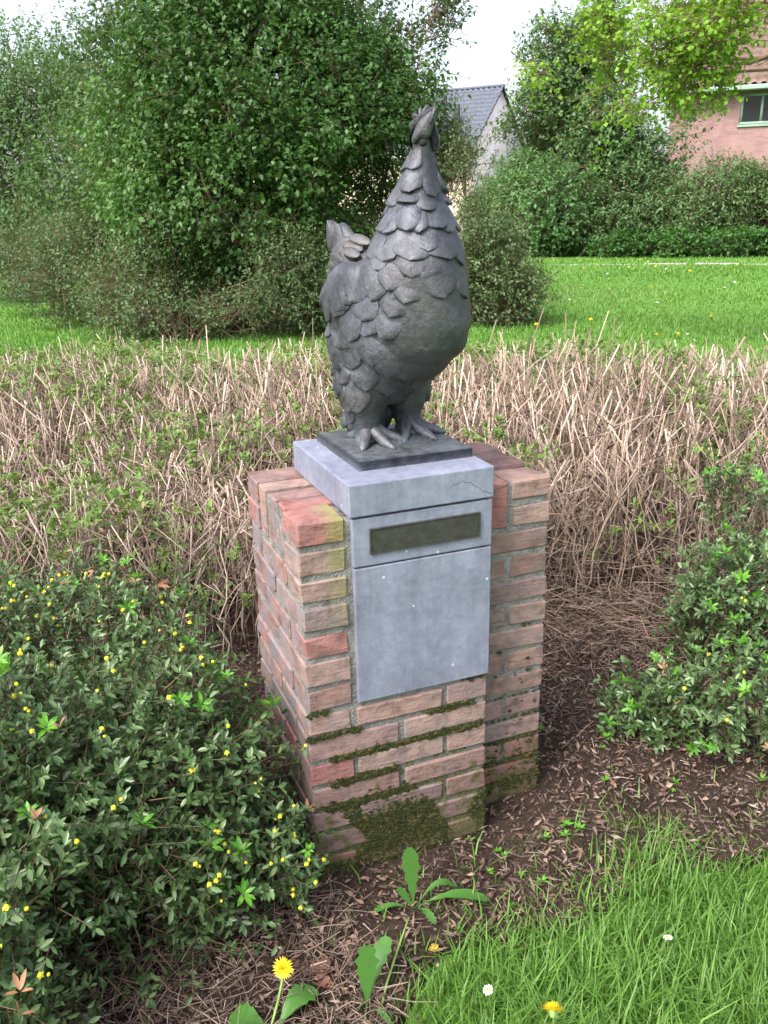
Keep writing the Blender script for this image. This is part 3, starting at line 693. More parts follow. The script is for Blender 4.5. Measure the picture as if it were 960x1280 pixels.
LOB = {
'dark_lilac': [(2.79, 10.52, 2.87, 1.76, 1.55), (3.59, 9.75, 2.15, 1.22, 1.12), (2.29, 10.13, 1.6, 1.64, .92), (1.44, 10.8, 2.21, .93, 1.14), (4.15, 9.53, 1.66, .62, .93), (2.64, 10.04, .8, 1.16, .74), (1.5, 10.4, 3.5, .45, .5), (2.3, 10.2, 4.1, .5, .5), (3.3, 10.2, 3.9, .5, .55), (4.1, 10.0, 3.2, .45, .5), (1.2, 10.2, 1.5, .5, .45), (2.2, 9.3, 2.5, .5, .45), (3.0, 9.2, 1.9, .5, .4), (3.9, 9.2, 1.2, .45, .5), (1.7, 9.7, 2.9, .45, .45), (4.5, 9.6, 2.6, .4, .5)],
'back_tree': [(2.15, 11.6, 3.7, 1.4, 1.2), (3.7, 11.3, 3.7, 1.35, 1.0), (3.0, 11.6, 4.6, 1.6, .8), (1.5, 11.9, 3.2, 1.0, 1.0), (2.2, 12.0, 1.6, 1.8, 1.6), (3.9, 11.0, 1.5, 1.2, 1.3), (.9, 12.4, 1.6, 1.0, 1.4)],
'thin_tree': [(4.6, 10.4, 3.45, .6, .9), (4.15, 10.6, 2.6, .4, .8), (5.0, 10.3, 4.0, .5, .5)],
'pale_left': [(.30, 16.6, 2.5, 1.8, 1.8), (-.05, 17.3, 3.7, 1.1, 1.05), (1.25, 15.6, 3.3, 1.0, 1.3), (-.15, 16.4, 1.0, 1.6, 1.1), (.8, 15.0, 1.4, 1.15, 1.15), (-1.2, 17.0, 2.6, 1.4, 1.8)],
'cotoneaster': [(1.45, 10.0, .62, 1.25, .66), (.45, 11.6, .75, .95, .70), (2.3, 9.2, .60, .95, .70), (-.1, 13.4, .7, .8, .65), (2.85, 9.0, .58, .5, .62), (1.2, 9.7, .3, 1.0, .32)],
'behind_hen': [(5.1, 8.87, .75, .57, .78), (4.95, 9.17, 1.44, .52, .83), (5.37, 8.49, .36, .41, .41), (4.85, 9.69, 2.15, .38, .55), (5.37, 9.29, 1.3, .26, .45)],
'evergreen': [(16.24, 24.25, 5.38, 1.25, 2.0), (15.9, 24.46, 3.31, 1.8, 2.05), (16.98, 22.97, 3.22, 1.49, 1.99), (14.74, 24.42, 1.88, 1.03, 1.54), (17.16, 24.41, 6.55, 1.0, 1.25), (18.17, 22.89, 2.75, 1.77, 2.02)],
'round_light': [(14.6, 22.25, 1.27, 1.44, 1.32), (14.22, 22.49, .7, 1.22, .73), (13.78, 23.2, 1.17, .98, 1.23)],
'mid_shrub': [(17.47, 21.82, 1.32, 1.48, 1.23), (16.36, 21.84, .77, 1.47, .86), (17.66, 20.86, .86, 1.2, .96)],
'right_shrub': [(18.82, 19.87, 1.39, 1.41, 1.17), (20.03, 19.61, 1.7, .94, 1.41), (18.12, 19.63, .63, 1.16, .58), (20.6, 18.6, 1.2, 1.2, 1.1)],
'ground_cover': [(16.01, 20.52, .28, 1.05, .36), (17.23, 19.55, .31, 1.15, .36), (18.35, 18.56, .3, 1.13, .38), (19.17, 17.77, .33, .67, .38), (20.0, 17.0, .33, .8, .38)],
'bush_house': [(16.9, 26.9, 3.0, .8, 1.4), (15.2, 26.4, 1.6, 1.09, .9), (15.3, 26.9, 1.0, 1.3, 1.0)],
'maple': [(4.98, 7.1, 2.8, .32, .3), (5.1, 6.9, 2.1, .3, .18), (5.0, 7.1, 3.2, .4, .2), (5.32, 6.62, 2.78, .48, .30), (5.44, 5.92, 2.82, .6, .30), (5.48, 5.33, 2.85, .4, .2), (5.48, 6.26, 2.36, .56, .18), (5.61, 5.52, 2.50, .37, .2), (5.61, 5.11, 3.05, .3, .14), (5.12, 6.98, 2.4, .36, .34), (5.0, 6.8, 1.95, .3, .2), (5.42, 6.8, 3.17, .32, .24), (5.53, 5.84, 3.14, .52, .18), (6.6, 5.6, 3.6, .9, .6)],
}
def build_background():
    shrub('lilac_tree', 'tall dark green leafy shrub with heart-shaped leaves rising behind the low grey-green shrub', 'shrub', LOB['dark_lilac'], M['lf_dark'], 13500, 6, .074, .048, .34, (2.7, 10.5, 0), 21, 30, .045, -.85, 2.2, .40, .15, .55)
    shrub('tall_tree', 'tall fine-leaved tree rising above the dark lilac shrub with sky showing through', 'tree', LOB['back_tree'], M['lf_fine'], 8600, 6, .072, .042, .32, (2.9, 11.6, 0), 35, 24, .04, -.35, 3.2, .5, .4, .2, parts=('crown', 'trunk'), twr=.005)
    shrub('slender_tree', 'thin sparse tree with small leaves showing sky behind the hen', 'tree', LOB['thin_tree'], M['lf_mid'], 1100, 6, .07, .042, .3, (4.5, 10.5, 0), 22, 12, .03, -.1, 3, .5, .5, .1, parts=('crown', 'trunk'), twr=.006)
    shrub('pale_shrub', 'pale green fine-leaved tall shrub beside the dark lilac shrub', 'shrub', LOB['pale_left'], M['lf_pale'], 8000, 7, .082, .046, .40, (.1, 16.4, 0), 23, 22, .03, -.8, 2.4, .38, .5, .1)
    shrub('spreading_shrub', 'low spreading grey-green shrub with arching bare twigs on the lawn', 'shrub', LOB['cotoneaster'], M['lf_coton'], 8500, 7, .048, .026, .30, (1.3, 9.3, 0), 24, 40, .014, -1.1, 3.2, .36, .25, .1, twr=.005)
    shrub('twiggy_shrub', 'loose twiggy shrub on the lawn directly behind the hen statue', 'shrub', LOB['behind_hen'], M['lf_coton'], 2600, 7, .055, .029, .32, (5.1, 8.9, 0), 25, 24, .010, -.15, 3.2, .5, .45, .1, twr=.003)
    shrub('evergreen_tree', 'dark green dense tree between the tiled roof and the pink house', 'tree', LOB['evergreen'], M['lf_ever'], 7000, 6, .15, .085, .5, (16.5, 24.0, 0), 26, 20, .09, -.6, 1.5, .40, .3, .3, parts=('crown', 'trunk'), twr=.012)
    shrub('rounded_shrub', 'rounded light green shrub at the far edge of the lawn', 'shrub', LOB['round_light'], M['lf_light'], 3600, 6, .13, .07, .35, (14.3, 22.4, 0), 27, 14, .03, -.9, 1.8, .35, .3, .2, twr=.008)
    shrub('leafy_shrub', 'mid green shrub with open twigs under the dark tree beside the rounded light shrub', 'shrub', LOB['mid_shrub'], M['lf_mid'], 4200, 6, .12, .062, .38, (17.0, 21.6, 0), 28, 18, .03, -.7, 1.8, .38, .35, .2, twr=.009)
    shrub('garden_shrub', 'loose green shrub growing against the pink brick house', 'shrub', LOB['right_shrub'], M['lf_mid'], 4200, 6, .115, .06, .4, (19.3, 19.6, 0), 29, 18, .03, -.7, 1.8, .38, .4, .2, twr=.009)
    shrub('ground_cover_plants', 'low bright green ground cover along the far lawn edge', 'plants', LOB['ground_cover'], M['lf_ground'], 3600, 5, .11, .075, .2, (17.6, 19.2, 0), 30, 10, .01, -1.2, 2, .4, .4, .2, twr=.006)
    shrub('roadside_shrub', 'small green bush in front of the slate-tiled house', 'shrub', LOB['bush_house'], M['lf_mid'], 2600, 6, .13, .07, .4, (15.4, 26.9, 0), 31, 12, .04, -.5, 1.6, .4, .4, .2, twr=.01)
    # young maple reaching in from the side
    rng = np.random.default_rng(33); base = np.array([7.4, 5.0, 0.]); root = empty('young_maple', base); tag(root, 'young maple with bright yellow-green spring leaves on slender spreading branches', 'tree')
    P, O = sample_lobes(rng, LOB['maple'], 1900, .55, -.3, 4.5, 5)
    O = unit(O*np.array([1, 1, .3])); V, F, rv, tw = grow_leaves(rng, P, O, .22, 5, .052, .046, .02, .8, .35)
    link('crown', np_mesh('crown', V-base, F, rv), M['lf_maple'], root)
    hub = np.array([7.3, 5.05, 3.4]); paths = [([base+[0, 0, -.05], base+[-.02, 0, 1.2], base+[-.05, .02, 2.4], hub, hub+[-.1, .1, 1.2]], [.075, .062, .052, .042, .02])]
    tips = [(5.16, 6.13, 2.27), (4.85, 6.5, 2.15), (5.42, 6.8, 3.1), (5.53, 5.84, 2.95), (5.4, 5.2, 2.7), (5.18, 6.96, 2.5), (5.44, 5.92, 2.6), (5.6, 5.1, 3.1), (6.4, 4.6, 3.0), (6.6, 5.9, 3.8)]
    for i, tp in enumerate(tips):
        tp = np.array(tp); s = hub + np.array([0, 0, -.9+.2*(i % 5)])
        pts = [s + (tp-s)*t + np.array([0, 0, .30*math.sin(t*math.pi)]) + rng.normal(size=3)*.04*math.sin(t*math.pi) for t in np.linspace(0, 1, 8)]
        paths.append((pts, np.linspace(.024, .004, 8)))
        for j in range(5):
            a = pts[2+j]; q = a + unit(rng.normal(size=3)*np.array([1, 1, .35]))*rng.uniform(.3, .6); paths.append(([a, (a+q)/2+[0, 0, .03], q], [.008, .005, .002]))
    Vt, Ft, Ct = tubes(paths, 6); A, B = tw; A = A-(B-A)*.5; Vp, Fp, _ = prisms(A, B, np.full(len(A), .003), np.full(len(A), .0012))
    V, F = merge([(Vt, [Ft, Ct]), (Vp, [Fp])]); link('trunk', np_mesh('trunk', V-base, F, rng.random(sum(len(f) for f in F))), M['twig_dark'], root)
build_background()

# ------------------------------------------------------------------ houses
M['roof_slate'] = noise_mat('roof_tile_blue', [(.07, .08, .115), (.12, .135, .18)], 6, .55, .2)
M['roof_brown'] = noise_mat('roof_tile_brown', [(.13, .085, .07), (.22, .15, .12)], 5, .8, .2)
def brickwall_mat(name, c1, c2, mort):
    m, t, n, b, l = mat_base(name); tc = n.new('ShaderNodeTexCoord'); sp = n.new('ShaderNodeSeparateXYZ'); l.new(tc.outputs['Object'], sp.inputs[0])
    cb = n.new('ShaderNodeCombineXYZ'); l.new(math_n(n, l, 'ADD', sp.outputs[0], sp.outputs[1]), cb.inputs[0]); l.new(sp.outputs[2], cb.inputs[1])
    br = n.new('ShaderNodeTexBrick'); br.inputs['Scale'].default_value = 1; br.inputs['Brick Width'].default_value = .22; br.inputs['Row Height'].default_value = .0625; br.inputs['Mortar Size'].default_value = .006
    br.inputs['Color1'].default_value = (*c1, 1); br.inputs['Color2'].default_value = (*c2, 1); br.inputs['Mortar'].default_value = (*mort, 1); l.new(cb.outputs[0], br.inputs['Vector'])
    c = mixc(n, l, .5, br.outputs[0], ramp_noise(n, l), 'MULTIPLY'); l.new(c, b.inputs['Base Color']); b.inputs['Roughness'].default_value = .9
    bump(n, l, b, br.outputs['Fac'], -.3, .01); return m
def ramp_noise(n, l):
    r = ramp(n, [(.7, .7, .7), (1.2, 1.2, 1.2)], [.35, .65]); l.new(noise_tex(n, l, 2.5, 5).outputs['Fac'], r.inputs[0]); return r.outputs[0]
M['wall_pink'] = brickwall_mat('wall_pink', (.27, .145, .135), (.33, .19, .18), (.31, .24, .23))
M['wall_cream'] = brickwall_mat('wall_cream', (.55, .42, .30), (.62, .50, .38), (.5, .45, .4))
M['wall_render'] = noise_mat('wall_render', [(.36, .33, .35), (.46, .43, .45)], 2, .9, .2)
M['frame_green'] = noise_mat('frame_green', [(.22, .33, .25), (.30, .42, .33)], 8, .5, 0)
M['gutter'] = noise_mat('gutter', [(.25, .26, .27), (.35, .36, .37)], 8, .5, 0)
M['pipe'] = noise_mat('pipe', [(.05, .05, .055), (.09, .09, .1)], 8, .5, 0)
mg, t_, n_, b_, l_ = mat_base('window_glass'); b_.inputs['Base Color'].default_value = (.02, .025, .028, 1); b_.inputs['Roughness'].default_value = .06; b_.inputs['Specular IOR Level'].default_value = .15; M['glass'] = mg

def pantile(name, x0, x1, y0, z0, y1, z1, pitch_w=.30, row=.36, mat=None, parent=None):
    """tiled roof slope: wavy across, stepped down the slope; local coords, from eave (y0,z0) to ridge (y1,z1)"""
    L = math.hypot(y1-y0, z1-z0); nr = int(L/row); nc = int((x1-x0)/pitch_w)*4
    ux = np.linspace(x0, x1, nc+1); wave = .055*np.sin((ux-x0)/pitch_w*2*math.pi); sy, sz = (y1-y0)/L, (z1-z0)/L; ny, nz = -sz, sy
    rows = []
    for r_ in range(nr):
        for e, h in ((0, .09), (1, .0)):
            s = (r_+e)*L/nr; hh = wave+h
            rows.append(np.stack([ux, y0+sy*s+ny*hh, z0+sz*s+nz*hh], -1))
    V = np.concatenate(rows); k = nc+1; I = (np.arange(len(rows)-1)[:, None]*k+np.arange(nc)[None]).ravel()
    return link(name, np_mesh(name, V, np.stack([I, I+1, I+k+1, I+k], -1)), mat, parent)

def house_far():
    rz = math.radians(-50); h = empty('tiled_house', (20.6, 39.3, 0), rz); tag(h, 'house with blue-grey tiled roof and pale gable wall far behind the hen', 'house')
    # local x along the eave (right end at 0), y away
    W, D, E, RZ = 14, 8.0, 4.05, 7.3
    bm = bmesh.new()
    vs = [bm.verts.new(c) for c in ((-W, .35, -.1), (0, .35, -.1), (0, D, -.1), (-W, D, -.1), (-W, .35, E), (0, .35, E), (0, D, E), (-W, D, E), (-W, D/2+.18, RZ-.3), (0, D/2+.18, RZ-.3))]
    for f in ((0, 1, 5, 4), (2, 3, 7, 6)): bm.faces.new([vs[i] for i in f])
    me = bpy.data.meshes.new('wall'); bm.to_mesh(me)
    link('wall', me, M['wall_cream'], h); bm.free()
    V = np.array([(0, .35, -.1), (0, D, -.1), (0, D, E), (0, D/2+.18, RZ-.25), (0, .35, E)], float); V2 = V.copy(); V2[:, 0] = -.25
    link('gable_wall', np_mesh('gable_wall', np.concatenate([V, V2]), [np.array([[0, 1, 2, 3, 4], [9, 8, 7, 6, 5]]), np.array([[i, 5+i, 5+(i+1) % 5, (i+1) % 5] for i in range(5)])]), M['wall_render'], h)
    V3 = V.copy(); V3[:, 0] = -W
    link('gable_wall', np_mesh('gable_wall', V3, [np.array([[4, 3, 2, 1, 0]])]), M['wall_render'], h)
    rf = pantile('roof', -W-.1, .12, -.1, E-.05, D/2+.18, RZ, mat=M['roof_slate'], parent=h)
    pantile('roof', -W-.1, .12, D+.4, E-.05, D/2+.18, RZ, mat=M['roof_slate'], parent=h)
    link('ridge', box_mesh('ridge', -W-.1, .12, D/2+.03, D/2+.33, RZ-.05, RZ+.1, .05), M['roof_slate'], rf)
    link('gutter', box_mesh('gutter', -W-.1, .15, -.28, -.06, E-.2, E-.08, .03), M['gutter'], h)
    link('fascia', box_mesh('fascia', -W, .1, -.05, .33, E-.32, E-.17), M['gutter'], h)
    link('drainpipe', box_mesh('drainpipe', -.45, -.33, .2, .33, 0, E-.3, .03), M['pipe'], h)
    link('roof_vent', box_mesh('roof_vent', -1.5, -1.25, 1.4, 1.65, E+1.2, E+2.3, .03), M['pipe'], h)
    link('roof_light', box_mesh('roof_light', -1.9, -1.0, .95, 1.35, E+1.02, E+1.16, .02), M['gutter'], h)
house_far()
def house_near():
    h = empty('brick_house', (22.1, 26.5, 0), math.radians(-44)); tag(h, 'pink brick house with green-framed window and brown tiled roof', 'house')
    W, D, E = 16, 8, 5.3
    WIN = [(2.35, 3.75, 4.0, 5.0), (6.2, 7.8, 4.05, 5.0), (1.9, 3.9, 1.0, 2.4), (6.0, 8.0, 1.0, 2.4)]
    xs = sorted({0, W, *[w_[0] for w_ in WIN], *[w_[1] for w_ in WIN]}); zs = sorted({-.1, E, *[w_[2] for w_ in WIN], *[w_[3] for w_ in WIN]})
    V, F = [], []
    for i in range(len(xs)-1):
        for j in range(len(zs)-1):
            if any(w_[0] <= xs[i] and xs[i+1] <= w_[1] and w_[2] <= zs[j] and zs[j+1] <= w_[3] for w_ in WIN): continue
            b = len(V); V += [(xs[i], 0, zs[j]), (xs[i+1], 0, zs[j]), (xs[i+1], 0, zs[j+1]), (xs[i], 0, zs[j+1])]; F.append([b, b+1, b+2, b+3])
    for (a, b_, c, d) in WIN:
        for q in (((a, 0, c), (a, .12, c), (a, .12, d), (a, 0, d)), ((b_, 0, c), (b_, 0, d), (b_, .12, d), (b_, .12, c)), ((a, 0, c), (b_, 0, c), (b_, .12, c), (a, .12, c)), ((a, 0, d), (a, .12, d), (b_, .12, d), (b_, 0, d))):
            b = len(V); V += list(q); F.append([b, b+1, b+2, b+3])
    for q in (((0, 0, -.1), (0, 0, E), (0, D, E), (0, D, -.1)), ((W, 0, -.1), (W, D, -.1), (W, D, E), (W, 0, E)), ((0, D, -.1), (0, D, E), (W, D, E), (W, D, -.1))):
        b = len(V); V += list(q); F.append([b, b+1, b+2, b+3])
    b = len(V); V += [(0, 0, E), (0, D/2, E+3.2), (0, D, E)]; wl = np_mesh('wall', np.array(V, float), [np.array(F), np.array([[b, b+1, b+2]])]); link('wall', wl, M['wall_pink'], h)
    for (a, b_, c, d) in WIN:
        fr_ = []
        for q in ((a, b_, c, c+.09), (a, b_, d-.09, d), (a, a+.09, c+.09, d-.09), (b_-.09, b_, c+.09, d-.09), ((a+b_)/2-.04, (a+b_)/2+.04, c+.09, d-.09)):
            me = box_mesh('f', q[0], q[1], .03, .11, q[2], q[3]); vv = np.array([v.co[:] for v in me.vertices]); fr_.append((vv, [np.array([p.vertices[:] for p in me.polygons])]))
        V_, F_ = merge(fr_); wo_ = link('window', np_mesh('window', V_, F_), M['frame_green'], h)
        link('pane', box_mesh('pane', a+.06, (a+b_)/2, .07, .08, c+.06, d-.06), M['glass'], wo_)
        link('pane', box_mesh('pane', (a+b_)/2+.002, b_-.06, .07, .08, c+.06, d-.06), M['glass'], wo_)
        link('sill', box_mesh('sill', a-.05, b_+.05, -.06, .115, c-.07, c-.003), M['frame_green'], wo_)
    pantile('roof', -.35, W+.3, -.45, E-.1, D/2, E+3.4, mat=M['roof_brown'], parent=h); pantile('roof', -.35, W+.3, D+.45, E-.1, D/2, E+3.4, mat=M['roof_brown'], parent=h)
    link('gutter', box_mesh('gutter', -.35, W+.3, -.62, -.42, E-.24, E-.08, .03), M['frame_green'], h)
    link('soffit', box_mesh('soffit', -.3, W, -.42, -.01, E-.16, E-.10), M['frame_green'], h)
house_near()

# ------------------------------------------------------------------ far lawn: grass and flowers
M['grass'] = leaf_mat('grass', [(.065, .15, .018), (.11, .24, .034), (.16, .31, .06), (.24, .37, .10), (.40, .36, .20)], [0, .35, .75, .96, 1], .5, .4, (.9, 1, .4))
def blades(P, H, W, lean, rng, seg2=True):
    n = len(P); a = rng.uniform(0, 6.283, n); D = np.stack([np.cos(a), np.sin(a), 0*a], -1); S = np.stack([-np.sin(a), np.cos(a), 0*a], -1)
    H = H[:, None]; W = W[:, None]; lean = lean[:, None]; up = np.array([[0, 0, 1.]])
    m_ = P + up*H*.55 + D*H*lean*.28; t = P + up*H*np.sqrt(np.maximum(.15, 1-lean**2*.6)) + D*H*lean
    if not seg2:
        V = np.stack([P - S*W*.5, P + S*W*.5, t], 1).reshape(-1, 3); return V, [np.arange(n*3).reshape(-1, 3)]
    V = np.stack([P - S*W*.5, P + S*W*.5, m_ + S*W*.42, m_ - S*W*.42, t], 1).reshape(-1, 3); b = np.arange(n)[:, None]*5
    return V, [b + np.array([[3, 2, 4]]), b + np.array([[0, 1, 2, 3]])]
def far_lawn():
    g = np.random.default_rng(50); n = 150000
    r = np.exp(g.uniform(math.log(4.6), math.log(27), n)); th = g.uniform(-.12, .86, n)
    P = np.stack([CAM[0]+np.sin(th)*r, CAM[1]+np.cos(th)*r, np.full(n, -.017)], -1)
    behind = P[:, 0]*.485+P[:, 1]*.874 > 3.0
    P = P[behind]; r = r[behind]; n = len(P)
    k = 1+.25*clump_noise(P, 1.5, 8)
    V, F = blades(P, g.uniform(.035, .075, n)*np.clip(k, .5, 1.6), .004+.0011*r, g.uniform(.2, .9, n), g, False)
    tag(link('lawn_grass', np_mesh('lawn_grass', V, F, np.clip(g.random(n)*.7+.15+.12*clump_noise(P, .9, 4), 0, 1)), M['grass']), 'short green grass of the wide lawn behind the hedge', 'grass', kind='stuff')
far_lawn()

M['petal_y'] = noise_mat('petal_yellow', [(.75, .50, .01), (.85, .62, .02)], 60, .6, 0)
M['petal_w'] = noise_mat('petal_white', [(.75, .75, .78), (.85, .85, .86)], 60, .6, 0)
M['stalk'] = noise_mat('stalk', [(.14, .24, .05), (.22, .34, .09)], 40, .6, 0)
def petal_head(n_rings, radius, dome, pw, pl_jit=.15, seed=1):
    g = np.random.default_rng(seed); P = []; D = []; L = []; W = []
    for (cnt, el, ln) in n_rings:
        for i in range(cnt):
            a = 2*math.pi*(i+g.uniform(-.2, .2))/cnt; e = math.radians(el+g.uniform(-8, 8))
            D.append((math.cos(a)*math.cos(e), math.sin(a)*math.cos(e), math.sin(e))); P.append((0, 0, dome)); L.append(radius*ln*g.uniform(1-pl_jit, 1)); W.append(pw)
    D = np.array(D); N = unit(np.array([0, 0, 1.]) - D*D[:, 2:3]+1e-4)
    V, F = leaves2(np.array(P), D, N, np.array(L), np.array(W), .05)
    return np_mesh('petals', V, F)
dand_head = petal_head([(26, 8, 1), (22, 28, .9), (18, 50, .75), (10, 72, .55)], .021, 0, .0048)
daisy_head = petal_head([(20, 6, 1), (16, 18, .95)], .0115, 0, .0034)
def disc_mesh(r, h):
    V, F = ellipsoid(np.array([0, 0, 0.]), (np.array([1., 0, 0]), np.array([0, 1., 0]), ZU), (r, r, h), 10, 6); return np_mesh('disc', V, F, smooth=True)
daisy_disc = disc_mesh(.0038, .0028); cup = disc_mesh(.0055, .007)
def flower(name, label, base, head, kind, group=None, tilt=(0, 0), scale=1.0):
    base = np.array(base, float); head = np.array(head, float); root = empty(name, base); tag(root, label, 'flower', group)
    d = head-base; mid = base+d*.55+np.array([.012, .006, 0.])*np.linalg.norm(d)*8
    ts = np.linspace(0, 1, 7)[:, None]; pts = base*(1-ts)**2+2*mid*ts*(1-ts)+head*ts**2
    rs = .0024 if kind == 'd' else .001
    V_, F_, C_ = tubes([(pts-base, np.linspace(rs*1.2, rs, 7))], 6); link('stalk', np_mesh('stalk', V_, [F_, C_], smooth=True), M['stalk'], root)
    hd_ = link('petals', dand_head if kind == 'd' else daisy_head, M['petal_y'] if kind == 'd' else M['petal_w'], root); hd_.location = head-base; hd_.rotation_euler = (tilt[0], tilt[1], random.uniform(0, 6)); hd_.scale = (scale,)*3
    c = link('centre' if kind != 'd' else 'calyx', daisy_disc if kind != 'd' else cup, M['petal_y'] if kind != 'd' else M['stalk'], root); c.location = hd_.location + Vector((0, 0, .002 if kind != 'd' else -.006)); c.rotation_euler = hd_.rotation_euler; c.scale = (scale,)*3
    return root
# flowers dotted over the far lawn
g = np.random.default_rng(61)
far_d = petal_head([(9, 10, 1), (7, 45, .8)], .03, 0, .018, seed=4); far_w = petal_head([(8, 10, 1)], .024, 0, .016, seed=5)
def far_flowers(n, mesh, mat, name, label, group, bias):
    k = 0
    while k < n:
        r = math.exp(g.uniform(math.log(6.2), math.log(25.5))); th = g.uniform(.40, .85) if g.random() < .88 else g.uniform(-.1, .12)
        x, y = CAM[0]+math.sin(th)*r, CAM[1]+math.cos(th)*r
        if x*.485+y*.874 < 3.3: continue
        if bias and g.random() < .5: r = g.uniform(19, 25.5); x, y = CAM[0]+math.sin(th)*r, CAM[1]+math.cos(th)*r
        o = link(name, mesh, mat); o.location = (x, y, .035+g.uniform(0, .02)); o.rotation_euler = (g.uniform(-.5, .2), g.uniform(-.4, .4), g.uniform(0, 6)); s = g.uniform(.8, 1.25)*(1+.012*r); o.scale = (s, s, s)
        tag(o, label, 'flower', group); k += 1
far_flowers(62, far_d, M['petal_y'], 'dandelion_flower', 'yellow dandelion flower open in the lawn behind the hedge', 'dandelions in the far lawn', True)
far_flowers(58, far_w, M['petal_w'], 'daisy_flower', 'white daisy flower open in the lawn behind the hedge', 'daisies in the far lawn', False)

# ------------------------------------------------------------------ hedge of pruned canes
HN, HA = np.array([.485, .874]), np.array([.874, -.485])
M['lf_sprout'] = leaf_mat('leaf_sprout', [(.085, .145, .035), (.14, .23, .05), (.21, .31, .08), (.27, .20, .09)], [0, .5, .9, 1], .5, .35)
M['lf_dead'] = leaf_mat('leaf_dead', [(.14, .085, .055), (.24, .15, .10), (.34, .23, .16)], None, .8, .15)
def n_front(t): return np.interp(t, [-3, -.9, -.35, .2, .7, 1.5, 4], [.85, .85, .98, 1.2, 1.5, 1.62, 1.7])
def h_top(nv, t):
    b = np.interp(nv, [.8, 1.2, 1.9, 2.6, 3.1], [.46, .55, .68, .76, .78]); b = np.where(t > .5, np.maximum(b, .62), b)
    P = np.stack([nv*2, t*2, 0*t], -1); return b + .035*clump_noise(P, 2.2, 14)
def hedge():
    rng = np.random.default_rng(70); root = empty('pruned_hedge', (1.0, 2.0, 0)); off = np.array([1., 2., 0])
    tag(root, 'hard-pruned hedge of bare tan canes with green sprouts around the pedestal', 'hedge')
    def spots(n):
        t = rng.uniform(-2.3, 3.6, n*2); nv = rng.uniform(.8, 3.1, n*2); ok = nv > n_front(t); t, nv = t[ok][:n], nv[ok][:n]
        xy = nv[:, None]*HN + t[:, None]*HA
        return xy, t, nv
    # cane meshes reused by the 300 nearest canes
    def cane(rng, H):
        paths = []; lean = rng.normal(0, .11, 2); k = 6; pts = [np.array([0, 0, -.03])]
        for i in range(1, k+1): pts.append(np.array([lean[0]*(i/k)**1.5*H*2+rng.normal(0, .017), lean[1]*(i/k)**1.5*H*2+rng.normal(0, .017), H*i/k]))
        r = rng.uniform(.0026, .0056); paths.append((pts, np.linspace(r*1.1, r*.75, k+1)))
        for _ in range(rng.integers(3, 7)):
            j = rng.integers(2, k); a = pts[j]; d = unit(np.array([rng.normal(), rng.normal(), rng.uniform(.4, 1.6)])); L = rng.uniform(.08, .24); L = min(L, max(.03, (H-a[2])/max(d[2], .2)))
            paths.append(([a, a+d*L*.5+rng.normal(0, .005, 3), a+d*L], [r*.6, r*.5, r*.4]))
        return paths
    meshes = []
    for i in range(16):
        V_, F_, C_ = tubes(cane(rng, 1.0), 5); meshes.append(np_mesh('cane', V_, [F_, C_], np.full(len(F_)+len(C_), rng.uniform(.3, 1.0)))) 
    xy, t, nv = spots(3600); H = h_top(nv, t)*rng.uniform(.86, 1.06, len(xy)); H = np.where(rng.random(len(xy)) < .025, H*1.16, H)
    dist = np.hypot(xy[:, 0]-CAM[0], xy[:, 1]-CAM[1]); az = np.arctan2(xy[:, 0]-CAM[0], xy[:, 1]-CAM[1])
    vis = (az > -.09) & (az < .80); hid = (np.abs(az-.375) < .16) & (nv < 2.0)
    order = np.argsort(np.where(vis & ~hid, dist, 99)); near = order[:300]; rest = order[300:]
    for i in near:
        o = link('cane', meshes[rng.integers(16)], M['twig'], root); o.location = (xy[i, 0]-1, xy[i, 1]-2, 0); s = H[i]; o.scale = (s*1.15, s*1.15, s); o.rotation_euler = (rng.normal(0, .05), rng.normal(0, .05), rng.uniform(0, 6.28))
    paths = []; rv = []
    for i in rest:
        c = cane(rng, H[i]); q = np.array([xy[i, 0], xy[i, 1], 0.])
        if nv[i] > 2.1 and H[i] < .3: continue
        for pts, r in c[:4]:
            p_ = [p+q for p in pts]; paths.append((p_[::2] if len(p_) > 4 else p_, r[::2] if len(p_) > 4 else r))
    V_, F_, C_ = tubes(paths, 3); npth = len(paths)
    # per path random tint
    cnt = [(len(p[0])-1)*3 for p in paths]; pv = rng.random(npth)
    rv = np.concatenate([np.repeat(pv, cnt), np.repeat(pv, 2)])
    tag(link('canes', np_mesh('canes', V_-off, [F_, C_], np.clip(rv*.8+.2, 0, 1)), M['twig'], root), kind='stuff')
    # tangle of thin twigs
    n = 10500; xy, t, nv = spots(n); n = len(xy); H = h_top(nv, t); fz = rng.random(n)**.75
    A = np.concatenate([xy, (H*fz*.97)[:, None]], 1); d = unit(rng.normal(size=(n, 3))*np.array([1, 1, .75])+np.array([0, 0, .25])); L = rng.uniform(.05, .20, n)
    B = A+d*L[:, None]; over = B[:, 2] > H*1.03; B[over, 2] = (H*1.03)[over]; B[:, 2] = np.maximum(B[:, 2], .01)
    r = rng.uniform(.0010, .0026, n); V_, F_, C_ = prisms(A, B, r, r*.7); rr = np.clip(rng.random(n)*.7, 0, 1)
    tag(link('twigs', np_mesh('twigs', V_-off, [F_], np.repeat(rr, 3)), M['twig'], root), kind='stuff')
    # sprouting leaves in tufts
    n = 10000; xy, t, nv = spots(n); n = len(xy); H = h_top(nv, t); fz = 1-rng.random(n)**1.5*.75; P = np.concatenate([xy, (H*fz)[:, None]], 1)
    kp = clump_noise(P, 4.5, 31) + np.where(t < -.2, .25, -.25) + np.where(nv < 1.7, .35, -.15) > -.15; P = P[kp]; n = len(P)
    V_, F_, rv, tw = grow_leaves(rng, P, unit(rng.normal(size=(n, 3))*.6+ZU), .04, 7, .030, .0135, .6, .5, .0, True)
